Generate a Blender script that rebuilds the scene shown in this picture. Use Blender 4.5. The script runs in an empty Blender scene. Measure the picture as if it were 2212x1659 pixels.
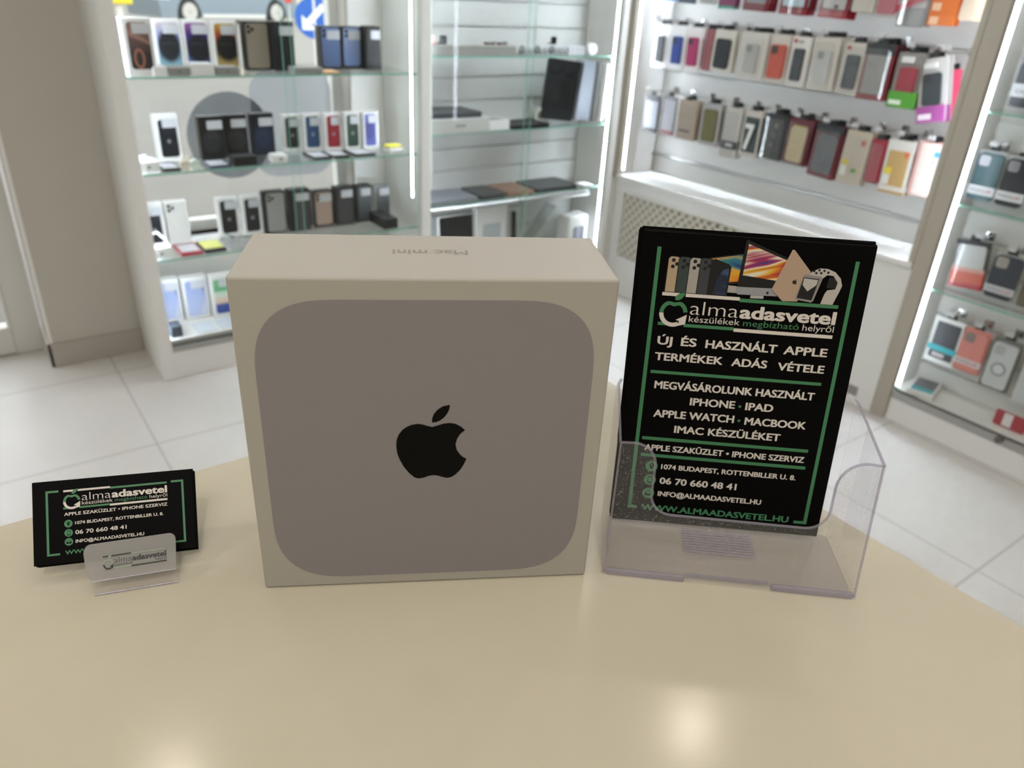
import bpy, bmesh, math, random
from mathutils import Matrix, Vector, Euler

random.seed(7)
S = bpy.context.scene
C = S.collection
R = math.radians
PI = math.pi

# ------------------------------------------------------------------ camera, world, lights, exposure
# room frame: X runs along the shop-window wall, Y towards it, Z up, floor at 0; camera 1.355 m above the floor
CAM_H = 1.355
F_PX, PITCH, ROLL = 1648.0, R(27.34), R(3.163)
def from_view(x, y):                         # a point ahead of the camera (x right, y ahead, metres) in room X, Y
    return (0.8 * x + 0.6 * y, -0.6 * x + 0.8 * y)
VIEW_YAW = math.atan2(-0.6, 0.8)
cam_data = bpy.data.cameras.new('camera')
cam = bpy.data.objects.new('camera', cam_data)
C.objects.link(cam)
def view_vec(v):
    x, y = from_view(v[0], v[1]); return Vector((x, y, v[2]))
_f = Vector((0, math.cos(PITCH), -math.sin(PITCH))); _u = Vector((0, math.sin(PITCH), math.cos(PITCH))); _x = Vector((1, 0, 0))
_cr, _sr = math.cos(ROLL), math.sin(ROLL)
_right = view_vec(_cr * _x + _sr * _u); _up = view_vec(-_sr * _x + _cr * _u); _back = view_vec(-_f)
M = Matrix.Identity(4)
for i in range(3):
    M[i][0], M[i][1], M[i][2] = _right[i], _up[i], _back[i]
M[2][3] = CAM_H
cam.matrix_world = M
cam_data.sensor_width = 36.0
cam_data.lens = F_PX / 2212 * 36.0
cam_data.clip_start = 0.01
cam_data.clip_end = 200
cam_data.dof.use_dof = True
cam_data.dof.focus_distance = 0.49
cam_data.dof.aperture_fstop = 9.0
S.camera = cam
S.cycles.transparent_max_bounces = 48
S.cycles.max_bounces = 14

S.view_settings.view_transform = 'Standard'
S.view_settings.look = 'None'
S.view_settings.gamma = 1.0
S.view_settings.use_curve_mapping = False
S.view_settings.exposure = 0.0

world = bpy.data.worlds.new('daylight')
S.world = world
world.use_nodes = True
wn = world.node_tree
bg = wn.nodes['Background']
bg.inputs['Color'].default_value = (0.90, 0.95, 1.0, 1)
bg.inputs['Strength'].default_value = 3.0

def lamp(name, kind, loc, energy, color, rot=(0, 0, 0), **kw):
    d = bpy.data.lights.new(name, kind); d.energy = energy; d.color = color
    for k, v in kw.items(): setattr(d, k, v)
    o = bpy.data.objects.new(name, d); o.location = loc; o.rotation_euler = rot
    C.objects.link(o); return o
WARM = (1.0, 0.90, 0.76); NEUTRAL = (1.0, 0.955, 0.90); COOL = (0.86, 0.93, 1.0)
CEIL = 2.80
# round warm downlights in the ceiling, then unseen neutral fill lights added under it
for i, (x, y, e) in enumerate([(1.55, 0.99, 2.3), (0.12, 1.70, 1.8), (-0.35, -0.75, 8), (-1.2, 0.9, 7)]):
    lamp('downlight', 'AREA', (x, y, CEIL - 0.02), e, WARM, shape='DISK', size=0.08)
for x, y, e, sz in [(1.9, 1.6, 3, 0.6), (0.4, 0.1, 7, 1.2), (1.9, -0.4, 5, 0.6), (-0.8, -1.0, 20, 0.9)]:  # added fill for the counter, box front and cabinets
    lamp('ceiling_fill_light', 'AREA', (x, y, CEIL - 0.015), e, NEUTRAL, shape='SQUARE', size=sz)
lamp('window_portal', 'AREA', (0.94, 3.22, 1.45), 1, (1, 1, 1), (R(-90), 0, 0), shape='RECTANGLE', size=0.9, size_y=2.0).data.cycles.is_portal = True
lamp('window_portal', 'AREA', (-1.9, 3.38, 1.3), 1, (1, 1, 1), (R(-90), 0, 0), shape='RECTANGLE', size=1.6, size_y=2.4).data.cycles.is_portal = True  # portal of the added window left of the door
lamp('door_portal', 'AREA', (-0.5, 3.34, 1.2), 1, (1, 1, 1), (R(-90), 0, 0), shape='RECTANGLE', size=1.1, size_y=2.2).data.cycles.is_portal = True

# ------------------------------------------------------------------ materials
def lin(h):
    if not isinstance(h, str): return tuple(h)
    h = h.lstrip('#'); o = []
    for i in (0, 2, 4):
        c = int(h[i:i + 2], 16) / 255
        o.append(c / 12.92 if c <= 0.04045 else ((c + 0.055) / 1.055) ** 2.4)
    return tuple(o)
_mats = {}
def mat(name, color, rough=0.5, metal=0.0, spec=0.5, emit=0.0, noise=0.0, nscale=20.0, bump=0.0):
    if name in _mats: return _mats[name]
    m = bpy.data.materials.new(name); m.use_nodes = True
    n = m.node_tree; b = n.nodes['Principled BSDF']
    c = lin(color)
    b.inputs['Base Color'].default_value = (*c, 1)
    b.inputs['Roughness'].default_value = rough
    b.inputs['Metallic'].default_value = metal
    b.inputs['Specular IOR Level'].default_value = spec
    if emit:
        b.inputs['Emission Color'].default_value = (*c, 1); b.inputs['Emission Strength'].default_value = emit
    if noise or bump:
        tc = n.nodes.new('ShaderNodeTexCoord'); nz = n.nodes.new('ShaderNodeTexNoise')
        nz.inputs['Scale'].default_value = nscale; nz.inputs['Detail'].default_value = 4
        n.links.new(tc.outputs['Object'], nz.inputs['Vector'])
        if noise:
            mx = n.nodes.new('ShaderNodeMix'); mx.data_type = 'RGBA'
            mx.inputs['A'].default_value = (*[v * (1 - noise) for v in c], 1)
            mx.inputs['B'].default_value = (*[min(1, v * (1 + noise)) for v in c], 1)
            n.links.new(nz.outputs['Fac'], mx.inputs['Factor']); n.links.new(mx.outputs['Result'], b.inputs['Base Color'])
        if bump:
            bp = n.nodes.new('ShaderNodeBump'); bp.inputs['Strength'].default_value = bump; bp.inputs['Distance'].default_value = 0.001
            n.links.new(nz.outputs['Fac'], bp.inputs['Height']); n.links.new(bp.outputs['Normal'], b.inputs['Normal'])
    _mats[name] = m
    return m
def clear(name, tint=(1, 1, 1), gloss=1.0, haze=0.0, hazecol=(0.8, 0.8, 0.8), specks=0.0, ior=1.45):
    """thin clear sheet: lets light through, mirrors by Fresnel, optionally a milky haze and dust specks"""
    if name in _mats: return _mats[name]
    m = bpy.data.materials.new(name); m.use_nodes = True
    n = m.node_tree; n.nodes.clear()
    out = n.nodes.new('ShaderNodeOutputMaterial')
    tr = n.nodes.new('ShaderNodeBsdfTransparent'); tr.inputs['Color'].default_value = (*tint, 1)
    gl = n.nodes.new('ShaderNodeBsdfGlossy'); gl.inputs['Roughness'].default_value = 0.03
    fr = n.nodes.new('ShaderNodeFresnel'); fr.inputs['IOR'].default_value = ior
    mu = n.nodes.new('ShaderNodeMath'); mu.operation = 'MULTIPLY'; mu.inputs[1].default_value = gloss
    ge = n.nodes.new('ShaderNodeNewGeometry'); iv = n.nodes.new('ShaderNodeMath'); iv.operation = 'SUBTRACT'; iv.inputs[0].default_value = 1.0
    n.links.new(ge.outputs['Backfacing'], iv.inputs[1])
    fo = n.nodes.new('ShaderNodeMath'); fo.operation = 'MULTIPLY'
    n.links.new(fr.outputs['Fac'], fo.inputs[0]); n.links.new(iv.outputs[0], fo.inputs[1]); n.links.new(fo.outputs[0], mu.inputs[0])
    last = tr.outputs[0]
    if haze or specks:
        df = n.nodes.new('ShaderNodeBsdfDiffuse'); df.inputs['Color'].default_value = (*hazecol, 1)
        mh = n.nodes.new('ShaderNodeMixShader'); mh.inputs['Fac'].default_value = haze
        if specks:
            tc = n.nodes.new('ShaderNodeTexCoord'); nz = n.nodes.new('ShaderNodeTexNoise')
            nz.inputs['Scale'].default_value = 900; nz.inputs['Detail'].default_value = 3
            n.links.new(tc.outputs['Object'], nz.inputs['Vector'])
            mr = n.nodes.new('ShaderNodeMapRange')
            mr.inputs['From Min'].default_value = 0.60; mr.inputs['From Max'].default_value = 0.68
            mr.inputs['To Min'].default_value = haze; mr.inputs['To Max'].default_value = haze + specks
            n.links.new(nz.outputs['Fac'], mr.inputs['Value']); n.links.new(mr.outputs['Result'], mh.inputs['Fac'])
        n.links.new(last, mh.inputs[1]); n.links.new(df.outputs[0], mh.inputs[2]); last = mh.outputs[0]
    mx = n.nodes.new('ShaderNodeMixShader')
    n.links.new(mu.outputs[0], mx.inputs['Fac']); n.links.new(last, mx.inputs[1]); n.links.new(gl.outputs[0], mx.inputs[2])
    n.links.new(mx.outputs[0], out.inputs['Surface'])
    _mats[name] = m
    return m
def ramp_mat(name, stops, axis='Z', radial=None, rough=0.35, spot=None):
    """printed picture: colours along an axis of the part's own box, with an optional dark round centre"""
    if name in _mats: return _mats[name]
    m = bpy.data.materials.new(name); m.use_nodes = True
    n = m.node_tree; b = n.nodes['Principled BSDF']; b.inputs['Roughness'].default_value = rough
    tc = n.nodes.new('ShaderNodeTexCoord'); sp = n.nodes.new('ShaderNodeSeparateXYZ')
    n.links.new(tc.outputs['Generated'], sp.inputs[0])
    cr = n.nodes.new('ShaderNodeValToRGB'); n.links.new(sp.outputs[axis], cr.inputs['Fac'])
    e = cr.color_ramp.elements
    while len(e) < len(stops): e.new(0.5)
    for el, (p, col) in zip(e, stops): el.position = p; el.color = (*lin(col), 1)
    last = cr.outputs['Color']
    if radial:
        cx, cz, ax, az, r0, r1, col = radial
        def ma(op, a, bb):
            k = n.nodes.new('ShaderNodeMath'); k.operation = op
            for i, v in enumerate((a, bb)):
                if isinstance(v, (int, float)): k.inputs[i].default_value = v
                else: n.links.new(v, k.inputs[i])
            return k.outputs[0]
        dx = ma('DIVIDE', ma('SUBTRACT', sp.outputs['X'], cx), ax); dz = ma('DIVIDE', ma('SUBTRACT', sp.outputs['Z'], cz), az)
        d = ma('SQRT', ma('ADD', ma('MULTIPLY', dx, dx), ma('MULTIPLY', dz, dz)), 0)
        mr = n.nodes.new('ShaderNodeMapRange'); mr.inputs['From Min'].default_value = r0; mr.inputs['From Max'].default_value = r1
        n.links.new(d, mr.inputs['Value'])
        mx = n.nodes.new('ShaderNodeMix'); mx.data_type = 'RGBA'; mx.inputs['A'].default_value = (*lin(col), 1)
        n.links.new(mr.outputs['Result'], mx.inputs['Factor']); n.links.new(last, mx.inputs['B']); last = mx.outputs['Result']
    n.links.new(last, b.inputs['Base Color'])
    _mats[name] = m
    return m
def streak_mat(name, cols, scale=(3, 14), rot=0.6, rough=0.4):
    """abstract colour streaks for a printed screen"""
    if name in _mats: return _mats[name]
    m = bpy.data.materials.new(name); m.use_nodes = True
    n = m.node_tree; b = n.nodes['Principled BSDF']; b.inputs['Roughness'].default_value = rough
    tc = n.nodes.new('ShaderNodeTexCoord'); mp = n.nodes.new('ShaderNodeMapping')
    mp.vector_type = 'TEXTURE'; mp.inputs['Rotation'].default_value = (0, rot, 0); mp.inputs['Scale'].default_value = (1 / scale[0], 1, 1 / scale[1])
    nz = n.nodes.new('ShaderNodeTexNoise'); nz.inputs['Scale'].default_value = 1.0; nz.inputs['Detail'].default_value = 2
    n.links.new(tc.outputs['Generated'], mp.inputs[0]); n.links.new(mp.outputs[0], nz.inputs['Vector'])
    cr = n.nodes.new('ShaderNodeValToRGB'); e = cr.color_ramp.elements
    while len(e) < len(cols): e.new(0.5)
    for i, (el, col) in enumerate(zip(e, cols)):
        el.position = 0.28 + 0.44 * i / (len(cols) - 1); el.color = (*lin(col), 1)
    n.links.new(nz.outputs['Fac'], cr.inputs['Fac']); n.links.new(cr.outputs['Color'], b.inputs['Base Color'])
    _mats[name] = m
    return m

WHITE = mat('white_laminate', '#e9e8e4', 0.35)
POSTM = mat('post_profile', '#b3ab9d', 0.35, 0.2)
WALLP = mat('wall_paint', '#c4bfb6', 0.8, noise=0.02, nscale=6)
CEILM = mat('ceiling_paint', '#e6e2da', 0.9)
PAPER = mat('white_card', '#e8e7e6', 0.55)
CREAM = mat('cream_carton', '#aeaaa1', 0.6, noise=0.015, nscale=400)
GREYP = mat('grey_card', '#8f8f8c', 0.55)
BLACK = mat('black_card', '#141415', 0.45)
CHROME = mat('chrome', '#d8d8d8', 0.15, 1.0)
STEEL = mat('brushed_aluminium', '#b8b8b6', 0.35, 0.9)
GLASS = clear('clear_glass', (0.985, 0.995, 0.99), 0.9)
GLASS_EDGE = mat('green_glass_edge', '#7fb8a4', 0.2, spec=0.6)
PLASTIC = clear('clear_acrylic', (0.985, 0.982, 0.988), 1.0, haze=0.015, hazecol=(0.85, 0.83, 0.84))
PLASTIC_DUST = clear('dusty_acrylic', (0.98, 0.977, 0.985), 1.0, haze=0.03, hazecol=(0.85, 0.83, 0.84), specks=0.16)
RIM = clear('acrylic_edge', (0.80, 0.785, 0.84), 1.0, haze=0.15, hazecol=(0.78, 0.76, 0.86))
BLISTER = clear('clear_blister', (0.98, 0.98, 0.98), 1.3, haze=0.04)
P_WHITE = mat('print_white', '#d9d2ca', 0.5)
P_GREEN = mat('print_green', '#3f7f55', 0.5)
P_BLACK = mat('print_black', '#0a0a0a', 0.42)
STICK = mat('paper_sticker', '#c9cbd0', 0.6)

# ------------------------------------------------------------------ mesh helpers
class MB:
    """collects shapes into one mesh; every shape may carry its own material slot"""
    def __init__(s): s.bm = bmesh.new(); s.mats = []
    def _slot(s, m):
        if m is None: return 0
        if m not in s.mats: s.mats.append(m)
        return s.mats.index(m)
    def _mark(s, faces, m):
        k = s._slot(m)
        for f in faces: f.material_index = k
    def box(s, x0, x1, y0, y1, z0, z1, bevel=0.0, m=None, seg=2):
        vs = [s.bm.verts.new((x, y, z)) for z in (z0, z1) for y in (y0, y1) for x in (x0, x1)]
        fs = [s.bm.faces.new([vs[i] for i in q]) for q in ((0, 2, 3, 1), (4, 5, 7, 6), (0, 1, 5, 4), (2, 6, 7, 3), (0, 4, 6, 2), (1, 3, 7, 5))]
        s._mark(fs, m)
        if bevel:
            es = list({e for f in fs for e in f.edges})
            r = bmesh.ops.bevel(s.bm, geom=es, offset=bevel, segments=seg, affect='EDGES', profile=0.5)
            s._mark(r['faces'], m)
        return s
    def flat(s, pts, m=None):
        f = s.bm.faces.new([s.bm.verts.new(p) for p in pts]); s._mark([f], m); return s
    def prism(s, pts, a, b, axis='y', m=None):
        """polygon pts (2D) swept between a and b along an axis: y -> (x,z), x -> (y,z), z -> (x,y)"""
        def P(p, t):
            return {'y': (p[0], t, p[1]), 'x': (t, p[0], p[1]), 'z': (p[0], p[1], t)}[axis]
        A = [s.bm.verts.new(P(p, a)) for p in pts]; B = [s.bm.verts.new(P(p, b)) for p in pts]
        fs = [s.bm.faces.new(A), s.bm.faces.new(B[::-1])]
        n = len(pts)
        for i in range(n): fs.append(s.bm.faces.new((A[i], B[i], B[(i + 1) % n], A[(i + 1) % n])))
        s._mark(fs, m); bmesh.ops.recalc_face_normals(s.bm, faces=fs)
        return s
    def decal(s, pts, y, m=None):
        """flat printed shape in the x,z plane facing -y"""
        f = s.bm.faces.new([s.bm.verts.new((p[0], y, p[1])) for p in pts]); s._mark([f], m)
        f.normal_update()
        if f.normal.y > 0: f.normal_flip()
        return s
    def cyl(s, p, q, r, n=12, m=None, r2=None):
        p, q = Vector(p), Vector(q); d = (q - p).normalized()
        t = Vector((0, 0, 1)) if abs(d.z) < 0.9 else Vector((1, 0, 0))
        u = d.cross(t).normalized(); v = d.cross(u); r2 = r if r2 is None else r2
        A = [s.bm.verts.new(p + r * (math.cos(2 * PI * i / n) * u + math.sin(2 * PI * i / n) * v)) for i in range(n)]
        B = [s.bm.verts.new(q + r2 * (math.cos(2 * PI * i / n) * u + math.sin(2 * PI * i / n) * v)) for i in range(n)]
        fs = [s.bm.faces.new(A[::-1]), s.bm.faces.new(B)]
        for i in range(n): fs.append(s.bm.faces.new((A[i], A[(i + 1) % n], B[(i + 1) % n], B[i])))
        s._mark(fs, m); return s
    def tube(s, path, r, n=8, m=None, closed=False):
        pts = [Vector(p) for p in path]; rings = []; k = len(pts)
        ref = Vector((0.31, 0.17, 0.93)).normalized()
        for i, p in enumerate(pts):
            a = pts[i - 1] if (i or closed) else p; b = pts[(i + 1) % k] if (i < k - 1 or closed) else p
            d = (b - a).normalized(); u = d.cross(ref).normalized(); v = d.cross(u)
            rings.append([s.bm.verts.new(p + r * (math.cos(2 * PI * j / n) * u + math.sin(2 * PI * j / n) * v)) for j in range(n)])
        fs = []
        for i in range(k if closed else k - 1):
            A, B = rings[i], rings[(i + 1) % k]
            for j in range(n): fs.append(s.bm.faces.new((A[j], A[(j + 1) % n], B[(j + 1) % n], B[j])))
        if not closed: fs.append(s.bm.faces.new(rings[0][::-1])); fs.append(s.bm.faces.new(rings[-1]))
        s._mark(fs, m); return s
    def text(s, body, x0, x1, z, cap, y, m=None, bold=0.0, place=None):
        """lettering fitted between x0 and x1 on baseline z, capitals cap high, facing -y (or placed by place(u, v))"""
        V, F = glyphs(body, min(bold, 0.0))
        xs = [v[0] for v in V]; a, b = min(xs), max(xs)
        g = max(bold, 0.0) * cap / 0.729              # half stroke added all round
        k = (x1 - x0 - 2 * g) / (b - a); kv = (cap - 2 * g * 0.6) / 0.729
        pl = place or (lambda u, v, i: (u, y - 6e-6 * i, v))
        fs = []
        for ci, (ox, oz) in enumerate(((0, 0),) if g == 0 else ((-g, 0), (g, 0), (0, -g * 0.6), (0, g * 0.6), (-g * 0.7, g * 0.5), (g * 0.7, g * 0.5), (-g * 0.7, -g * 0.5), (g * 0.7, -g * 0.5))):
            vs = [s.bm.verts.new(pl(x0 + g + ox + (v[0] - a) * k, z + g * 0.6 + oz + v[1] * kv, ci)) for v in V]
            for f in F:
                try: fs.append(s.bm.faces.new([vs[i] for i in f]))
                except ValueError: pass
        s._mark(fs, m); return s
    def build(s, name, m=None, parent=None, smooth=False):
        me = bpy.data.meshes.new(name)
        if smooth:
            for f in s.bm.faces: f.smooth = True
        s.bm.to_mesh(me); s.bm.free()
        for k in (s.mats or [m]): me.materials.append(k)
        o = bpy.data.objects.new(name, me); C.objects.link(o)
        if parent: o.parent = parent
        return o
_gl = {}
def glyphs(body, bold):
    key = (body, bold)
    if key not in _gl:
        cu = bpy.data.curves.new('lettering', 'FONT'); cu.body = body; cu.offset = bold; cu.resolution_u = 4; cu.fill_mode = 'FRONT'
        o = bpy.data.objects.new('lettering', cu); C.objects.link(o)
        dg = bpy.context.evaluated_depsgraph_get(); dg.update()
        me = bpy.data.meshes.new_from_object(o.evaluated_get(dg))
        _gl[key] = ([tuple(v.co) for v in me.vertices], [tuple(p.vertices) for p in me.polygons])
        bpy.data.objects.remove(o); bpy.data.curves.remove(cu); bpy.data.meshes.remove(me)
    return _gl[key]
def rr(w, h, r, cx=0.0, cz=0.0, n=4, p=2.0):
    """rounded rectangle outline (superellipse corners when p > 2)"""
    o = []
    for sx, sz, a0 in ((1, 1, 0), (-1, 1, 1), (-1, -1, 2), (1, -1, 3)):
        for i in range(n + 1):
            a = (a0 + i / n) * PI / 2; ca, sa = math.cos(a), math.sin(a)
            ex = math.copysign(abs(ca) ** (2 / p), ca); ez = math.copysign(abs(sa) ** (2 / p), sa)
            o.append((cx + sx * (w / 2 - r) + r * ex, cz + sz * (h / 2 - r) + r * ez))
    return o
def disc(cx, cz, r, n=24, rz=None):
    return [(cx + r * math.cos(2 * PI * i / n), cz + (rz or r) * math.sin(2 * PI * i / n)) for i in range(n)]
def tag(o, label, cat, group=None):
    o['label'] = label; o['category'] = cat
    if group: o['group'] = group
    return o
def thing(name, label, cat, loc=(0, 0, 0), rot=(0, 0, 0), group=None):
    o = bpy.data.objects.new(name, None); C.objects.link(o); o.empty_display_size = 0.05
    o.location = loc; o.rotation_euler = rot if isinstance(rot, tuple) else (0, 0, rot)
    return tag(o, label, cat, group)
def struct(name, mb, m=None, parent=None):
    o = mb.build(name, m, parent)
    if parent is None: o['kind'] = 'structure'
    return o
def dup(root, loc, label, group):
    """copy a thing with its parts and sub-parts"""
    r = root.copy(); C.objects.link(r); r.location = loc; r['label'] = label; r['group'] = group
    for ch in list(root.children):
        c = ch.copy(); C.objects.link(c); c.parent = r
        for g in list(ch.children):
            d = g.copy(); C.objects.link(d); d.parent = c
    return r

# ------------------------------------------------------------------ the setting
W_Y, D_Y = 3.09, 3.27            # window wall, recessed door
N_X, S_X, C2_Y = 2.63, 2.85, 2.77  # front of the niche wall, its slat wall, front of the window-wall cabinets
def tile_floor():
    m = bpy.data.materials.new('floor_tiles'); m.use_nodes = True
    n = m.node_tree; b = n.nodes['Principled BSDF']
    tc = n.nodes.new('ShaderNodeTexCoord'); sp = n.nodes.new('ShaderNodeSeparateXYZ'); n.links.new(tc.outputs['Object'], sp.inputs[0])
    def ma(op, a, bb=0.0):
        k = n.nodes.new('ShaderNodeMath'); k.operation = op
        for i, v in enumerate((a, bb)):
            if isinstance(v, (int, float)): k.inputs[i].default_value = v
            else: n.links.new(v, k.inputs[i])
        return k.outputs[0]
    def line(o, off, pitch, w):
        t = ma('FRACT', ma('DIVIDE', ma('SUBTRACT', o, off - 20 * pitch), pitch))
        return ma('MAXIMUM', ma('LESS_THAN', t, w / pitch), ma('GREATER_THAN', t, 1 - w / pitch))
    g = ma('MAXIMUM', line(sp.outputs['X'], 0.335, 0.568, 0.0030), line(sp.outputs['Y'], 0.545, 0.595, 0.0035))
    nz = n.nodes.new('ShaderNodeTexNoise'); nz.inputs['Scale'].default_value = 3; nz.inputs['Detail'].default_value = 6
    n.links.new(tc.outputs['Object'], nz.inputs['Vector'])
    c1 = n.nodes.new('ShaderNodeMix'); c1.data_type = 'RGBA'
    c1.inputs['A'].default_value = (*lin('#c8c4bf'), 1); c1.inputs['B'].default_value = (*lin('#d8d5d1'), 1)
    n.links.new(nz.outputs['Fac'], c1.inputs['Factor'])
    c2 = n.nodes.new('ShaderNodeMix'); c2.data_type = 'RGBA'; c2.inputs['B'].default_value = (*lin('#b3afaa'), 1)
    n.links.new(g, c2.inputs['Factor']); n.links.new(c1.outputs['Result'], c2.inputs['A'])
    n.links.new(c2.outputs['Result'], b.inputs['Base Color'])
    b.inputs['Roughness'].default_value = 0.35
    return m
struct('floor', MB().box(-3.2, 2.95, -3.2, 3.35, -0.05, 0.0), tile_floor())
struct('ceiling', MB().box(-3.2, 3.1, -3.2, 3.35, CEIL, CEIL + 0.05), CEILM)
struct('wall_back', MB().box(-3.2, 3.1, -3.25, -3.2, 0, CEIL), WALLP)
struct('wall_left', MB().box(-3.25, -3.2, -3.25, 3.35, 0, CEIL), WALLP)
struct('wall_right', MB().box(2.875, 2.95, -3.2, 3.35, 0, CEIL), WALLP)
# window wall: pier right of the door, parapet under the window, lintel, pier right of the window
WX0, WX1, WZ0, WZ1 = 0.50, 1.40, 0.43, 2.45
wl = MB(); wl.box(0.15, WX0, W_Y, W_Y + 0.2, 0, CEIL); wl.box(WX0, WX1, W_Y, W_Y + 0.2, 0, WZ0)
wl.box(WX0, WX1, W_Y, W_Y + 0.2, WZ1, CEIL); wl.box(WX1, 2.875, W_Y, W_Y + 0.2, 0, CEIL)
wl.box(-3.2, -2.65, W_Y, W_Y + 0.25, 0, CEIL); wl.box(-2.65, -1.05, W_Y, W_Y + 0.25, 2.45, CEIL); wl.box(-2.65, -1.05, W_Y, W_Y + 0.25, 0, 0.12); wl.box(-1.12, -1.05, W_Y, W_Y + 0.25, 0.12, 2.45); wl.box(-1.05, 0.15, D_Y, D_Y + 0.08, 2.35, CEIL)
struct('wall_front', wl, WALLP)
struct('baseboard_front', MB().box(0.138, 0.462, W_Y - 0.012, W_Y, 0, 0.092, 0.002).box(0.138, 0.15, W_Y - 0.012, D_Y, 0, 0.092, 0.002), mat('baseboard_tile', '#b3aca4', 0.35))
struct('trim_1', MB().box(0.1485, 0.158, W_Y - 0.0015, W_Y + 0.006, 0.092, CEIL), mat('corner_bead', '#f0eeec', 0.4))
# shop window with a slim frame
w = thing('window_1', '', ''); del w['label'], w['category']; w['kind'] = 'structure'
fr = MB()
for x in (WX0, WX1 - 0.035): fr.box(x, x + 0.035, W_Y + 0.08, W_Y + 0.13, WZ0, WZ1)
for z in (WZ0, WZ1 - 0.04): fr.box(WX0, WX1, W_Y + 0.08, W_Y + 0.13, z, z + 0.04)
fr.build('window_frame', WHITE, w)
MB().box(WX0 + 0.03, WX1 - 0.03, W_Y + 0.10, W_Y + 0.106, WZ0 + 0.03, WZ1 - 0.03).build('window_pane', GLASS, w)
MB().box(WX0, WX1, W_Y - 0.01, W_Y + 0.08, WZ0 - 0.02, WZ0, 0.003).build('window_sill', WHITE, w)
# glazed shop door in its recess
d = thing('door_1', '', ''); del d['label'], d['category']; d['kind'] = 'structure'
fr = MB()
fr.box(0.045, 0.138, D_Y, D_Y + 0.06, 0, 2.35, 0.004); fr.box(-1.05, -0.96, D_Y, D_Y + 0.06, 0, 2.35, 0.004)
fr.box(-0.96, 0.045, D_Y, D_Y + 0.06, 0.005, 0.115, 0.004); fr.box(-0.96, 0.045, D_Y, D_Y + 0.06, 2.24, 2.35, 0.004)
fr.build('door_frame', mat('white_door', '#dcdad6', 0.4), d)
MB().box(-0.97, 0.055, D_Y + 0.02, D_Y + 0.03, 0.10, 2.25).build('door_pane', GLASS, d)
MB().box(0.034, 0.045, D_Y - 0.004, D_Y + 0.012, 0.105, 2.25, 0.002).box(-0.96, 0.034, D_Y - 0.004, D_Y + 0.012, 0.105, 0.116, 0.002).build('door_bead', WHITE, d)
w = thing('added_window', '', ''); del w['label'], w['category']; w['kind'] = 'structure'  # unseen window, added left of the door to let in more daylight
MB().box(-2.65, -1.12, W_Y + 0.12, W_Y + 0.126, 0.12, 2.45).build('window_pane', GLASS, w)
fr = MB()
for x in (-2.65, -1.16): fr.box(x, x + 0.04, W_Y + 0.10, W_Y + 0.15, 0.12, 2.45)
fr.build('window_frame', WHITE, w)
# outside: pavement, road, facade across the street
struct('ground_pavement', MB().box(-25, 40, 3.36, 14, -0.12, 0.0), mat('pavement', '#78736d', 0.9, noise=0.12, nscale=1.6))
struct('ground_road', MB().box(-40, 60, 14.0, 60, -0.12, -0.02), mat('road', '#86827b', 0.9, noise=0.1, nscale=0.8))
struct('wall_facade', MB().box(-40, 60, 45, 45.5, 0, 12), mat('facade', '#d6c9a8', 0.9))

# ------------------------------------------------------------------ street things seen through the shop window
def car():
    t = thing('car', 'silver car parked across the street behind the shop window', 'car', (6.75, 25.75, -0.02), R(19))
    prof = [(-0.9, 0.16), (-0.95, 0.62), (-0.7, 0.80), (0.25, 0.95), (1.0, 1.42), (2.6, 1.45), (3.5, 1.0), (3.95, 0.92), (4.05, 0.45), (3.95, 0.16)]
    def arch(cx): return [(cx + 0.40 * math.cos(a), 0.16 + 0.56 * math.sin(a)) for a in [PI * i / 10 for i in range(11)]]
    poly = prof + arch(3.15) + arch(0.0)
    MB().prism(poly, 0, 1.7).build('car_body', mat('silver_paint', '#8b959d', 0.3, 0.6), t)
    g = MB()
    g.prism([(0.45, 0.98), (1.05, 1.36), (1.75, 1.38), (1.75, 0.98)], -0.01, 0.0); g.prism([(1.82, 0.98), (1.82, 1.38), (2.55, 1.38), (3.2, 1.02)], -0.01, 0.0)
    g.build('side_window', mat('dark_glass', '#20262b', 0.1), t)
    for x in (0.0, 3.15):
        wh = MB().cyl((x, -0.02, 0.32), (x, 0.2, 0.32), 0.33, 28).build('wheel', mat('tyre', '#3a3a3a', 0.8), t)
        rim = MB().cyl((x, -0.035, 0.32), (x, -0.015, 0.32), 0.24, 24)
        for k in range(5):
            a = 2 * PI * k / 5
            rim.box(x - 0.03, x + 0.03, -0.05, -0.03, 0.30, 0.34)
        rim.build('rim', mat('alloy', '#c9c4bc', 0.4, 0.5), wh)
    MB().box(-0.93, -0.55, -0.012, 0.3, 0.62, 0.76, 0.03).build('headlight', mat('lamp_glass', '#e8eef2', 0.1), t)
    MB().box(0.44, 2.70, -0.015, 0.0, 0.16, 0.26, 0.005).build('sill_trim', mat('pale_trim', '#d8d5cf', 0.5), t)
car()
t = thing('road_sign', 'round blue road sign with white arrow outside the shop window', 'sign', (5.35, 13.0, -0.02), R(-25))
MB().cyl((0, 0.03, 0), (0, 0.03, 1.6), 0.035, 12).build('post', mat('sign_post', '#e2ddd6', 0.5), t)
sg = MB().cyl((0, 0.0, 0.80), (0, 0.015, 0.80), 0.31, 36).build('sign_plate', mat('sign_blue', '#2f63b8', 0.4), t)
MB().prism([(-0.20, 0.62), (-0.20, 0.84), (-0.13, 0.77), (0.12, 1.02), (0.19, 0.95), (-0.06, 0.70), (0.02, 0.62)], -0.004, 0.0).build('arrow', mat('sign_white', '#f2efe8', 0.5), sg)
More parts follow.
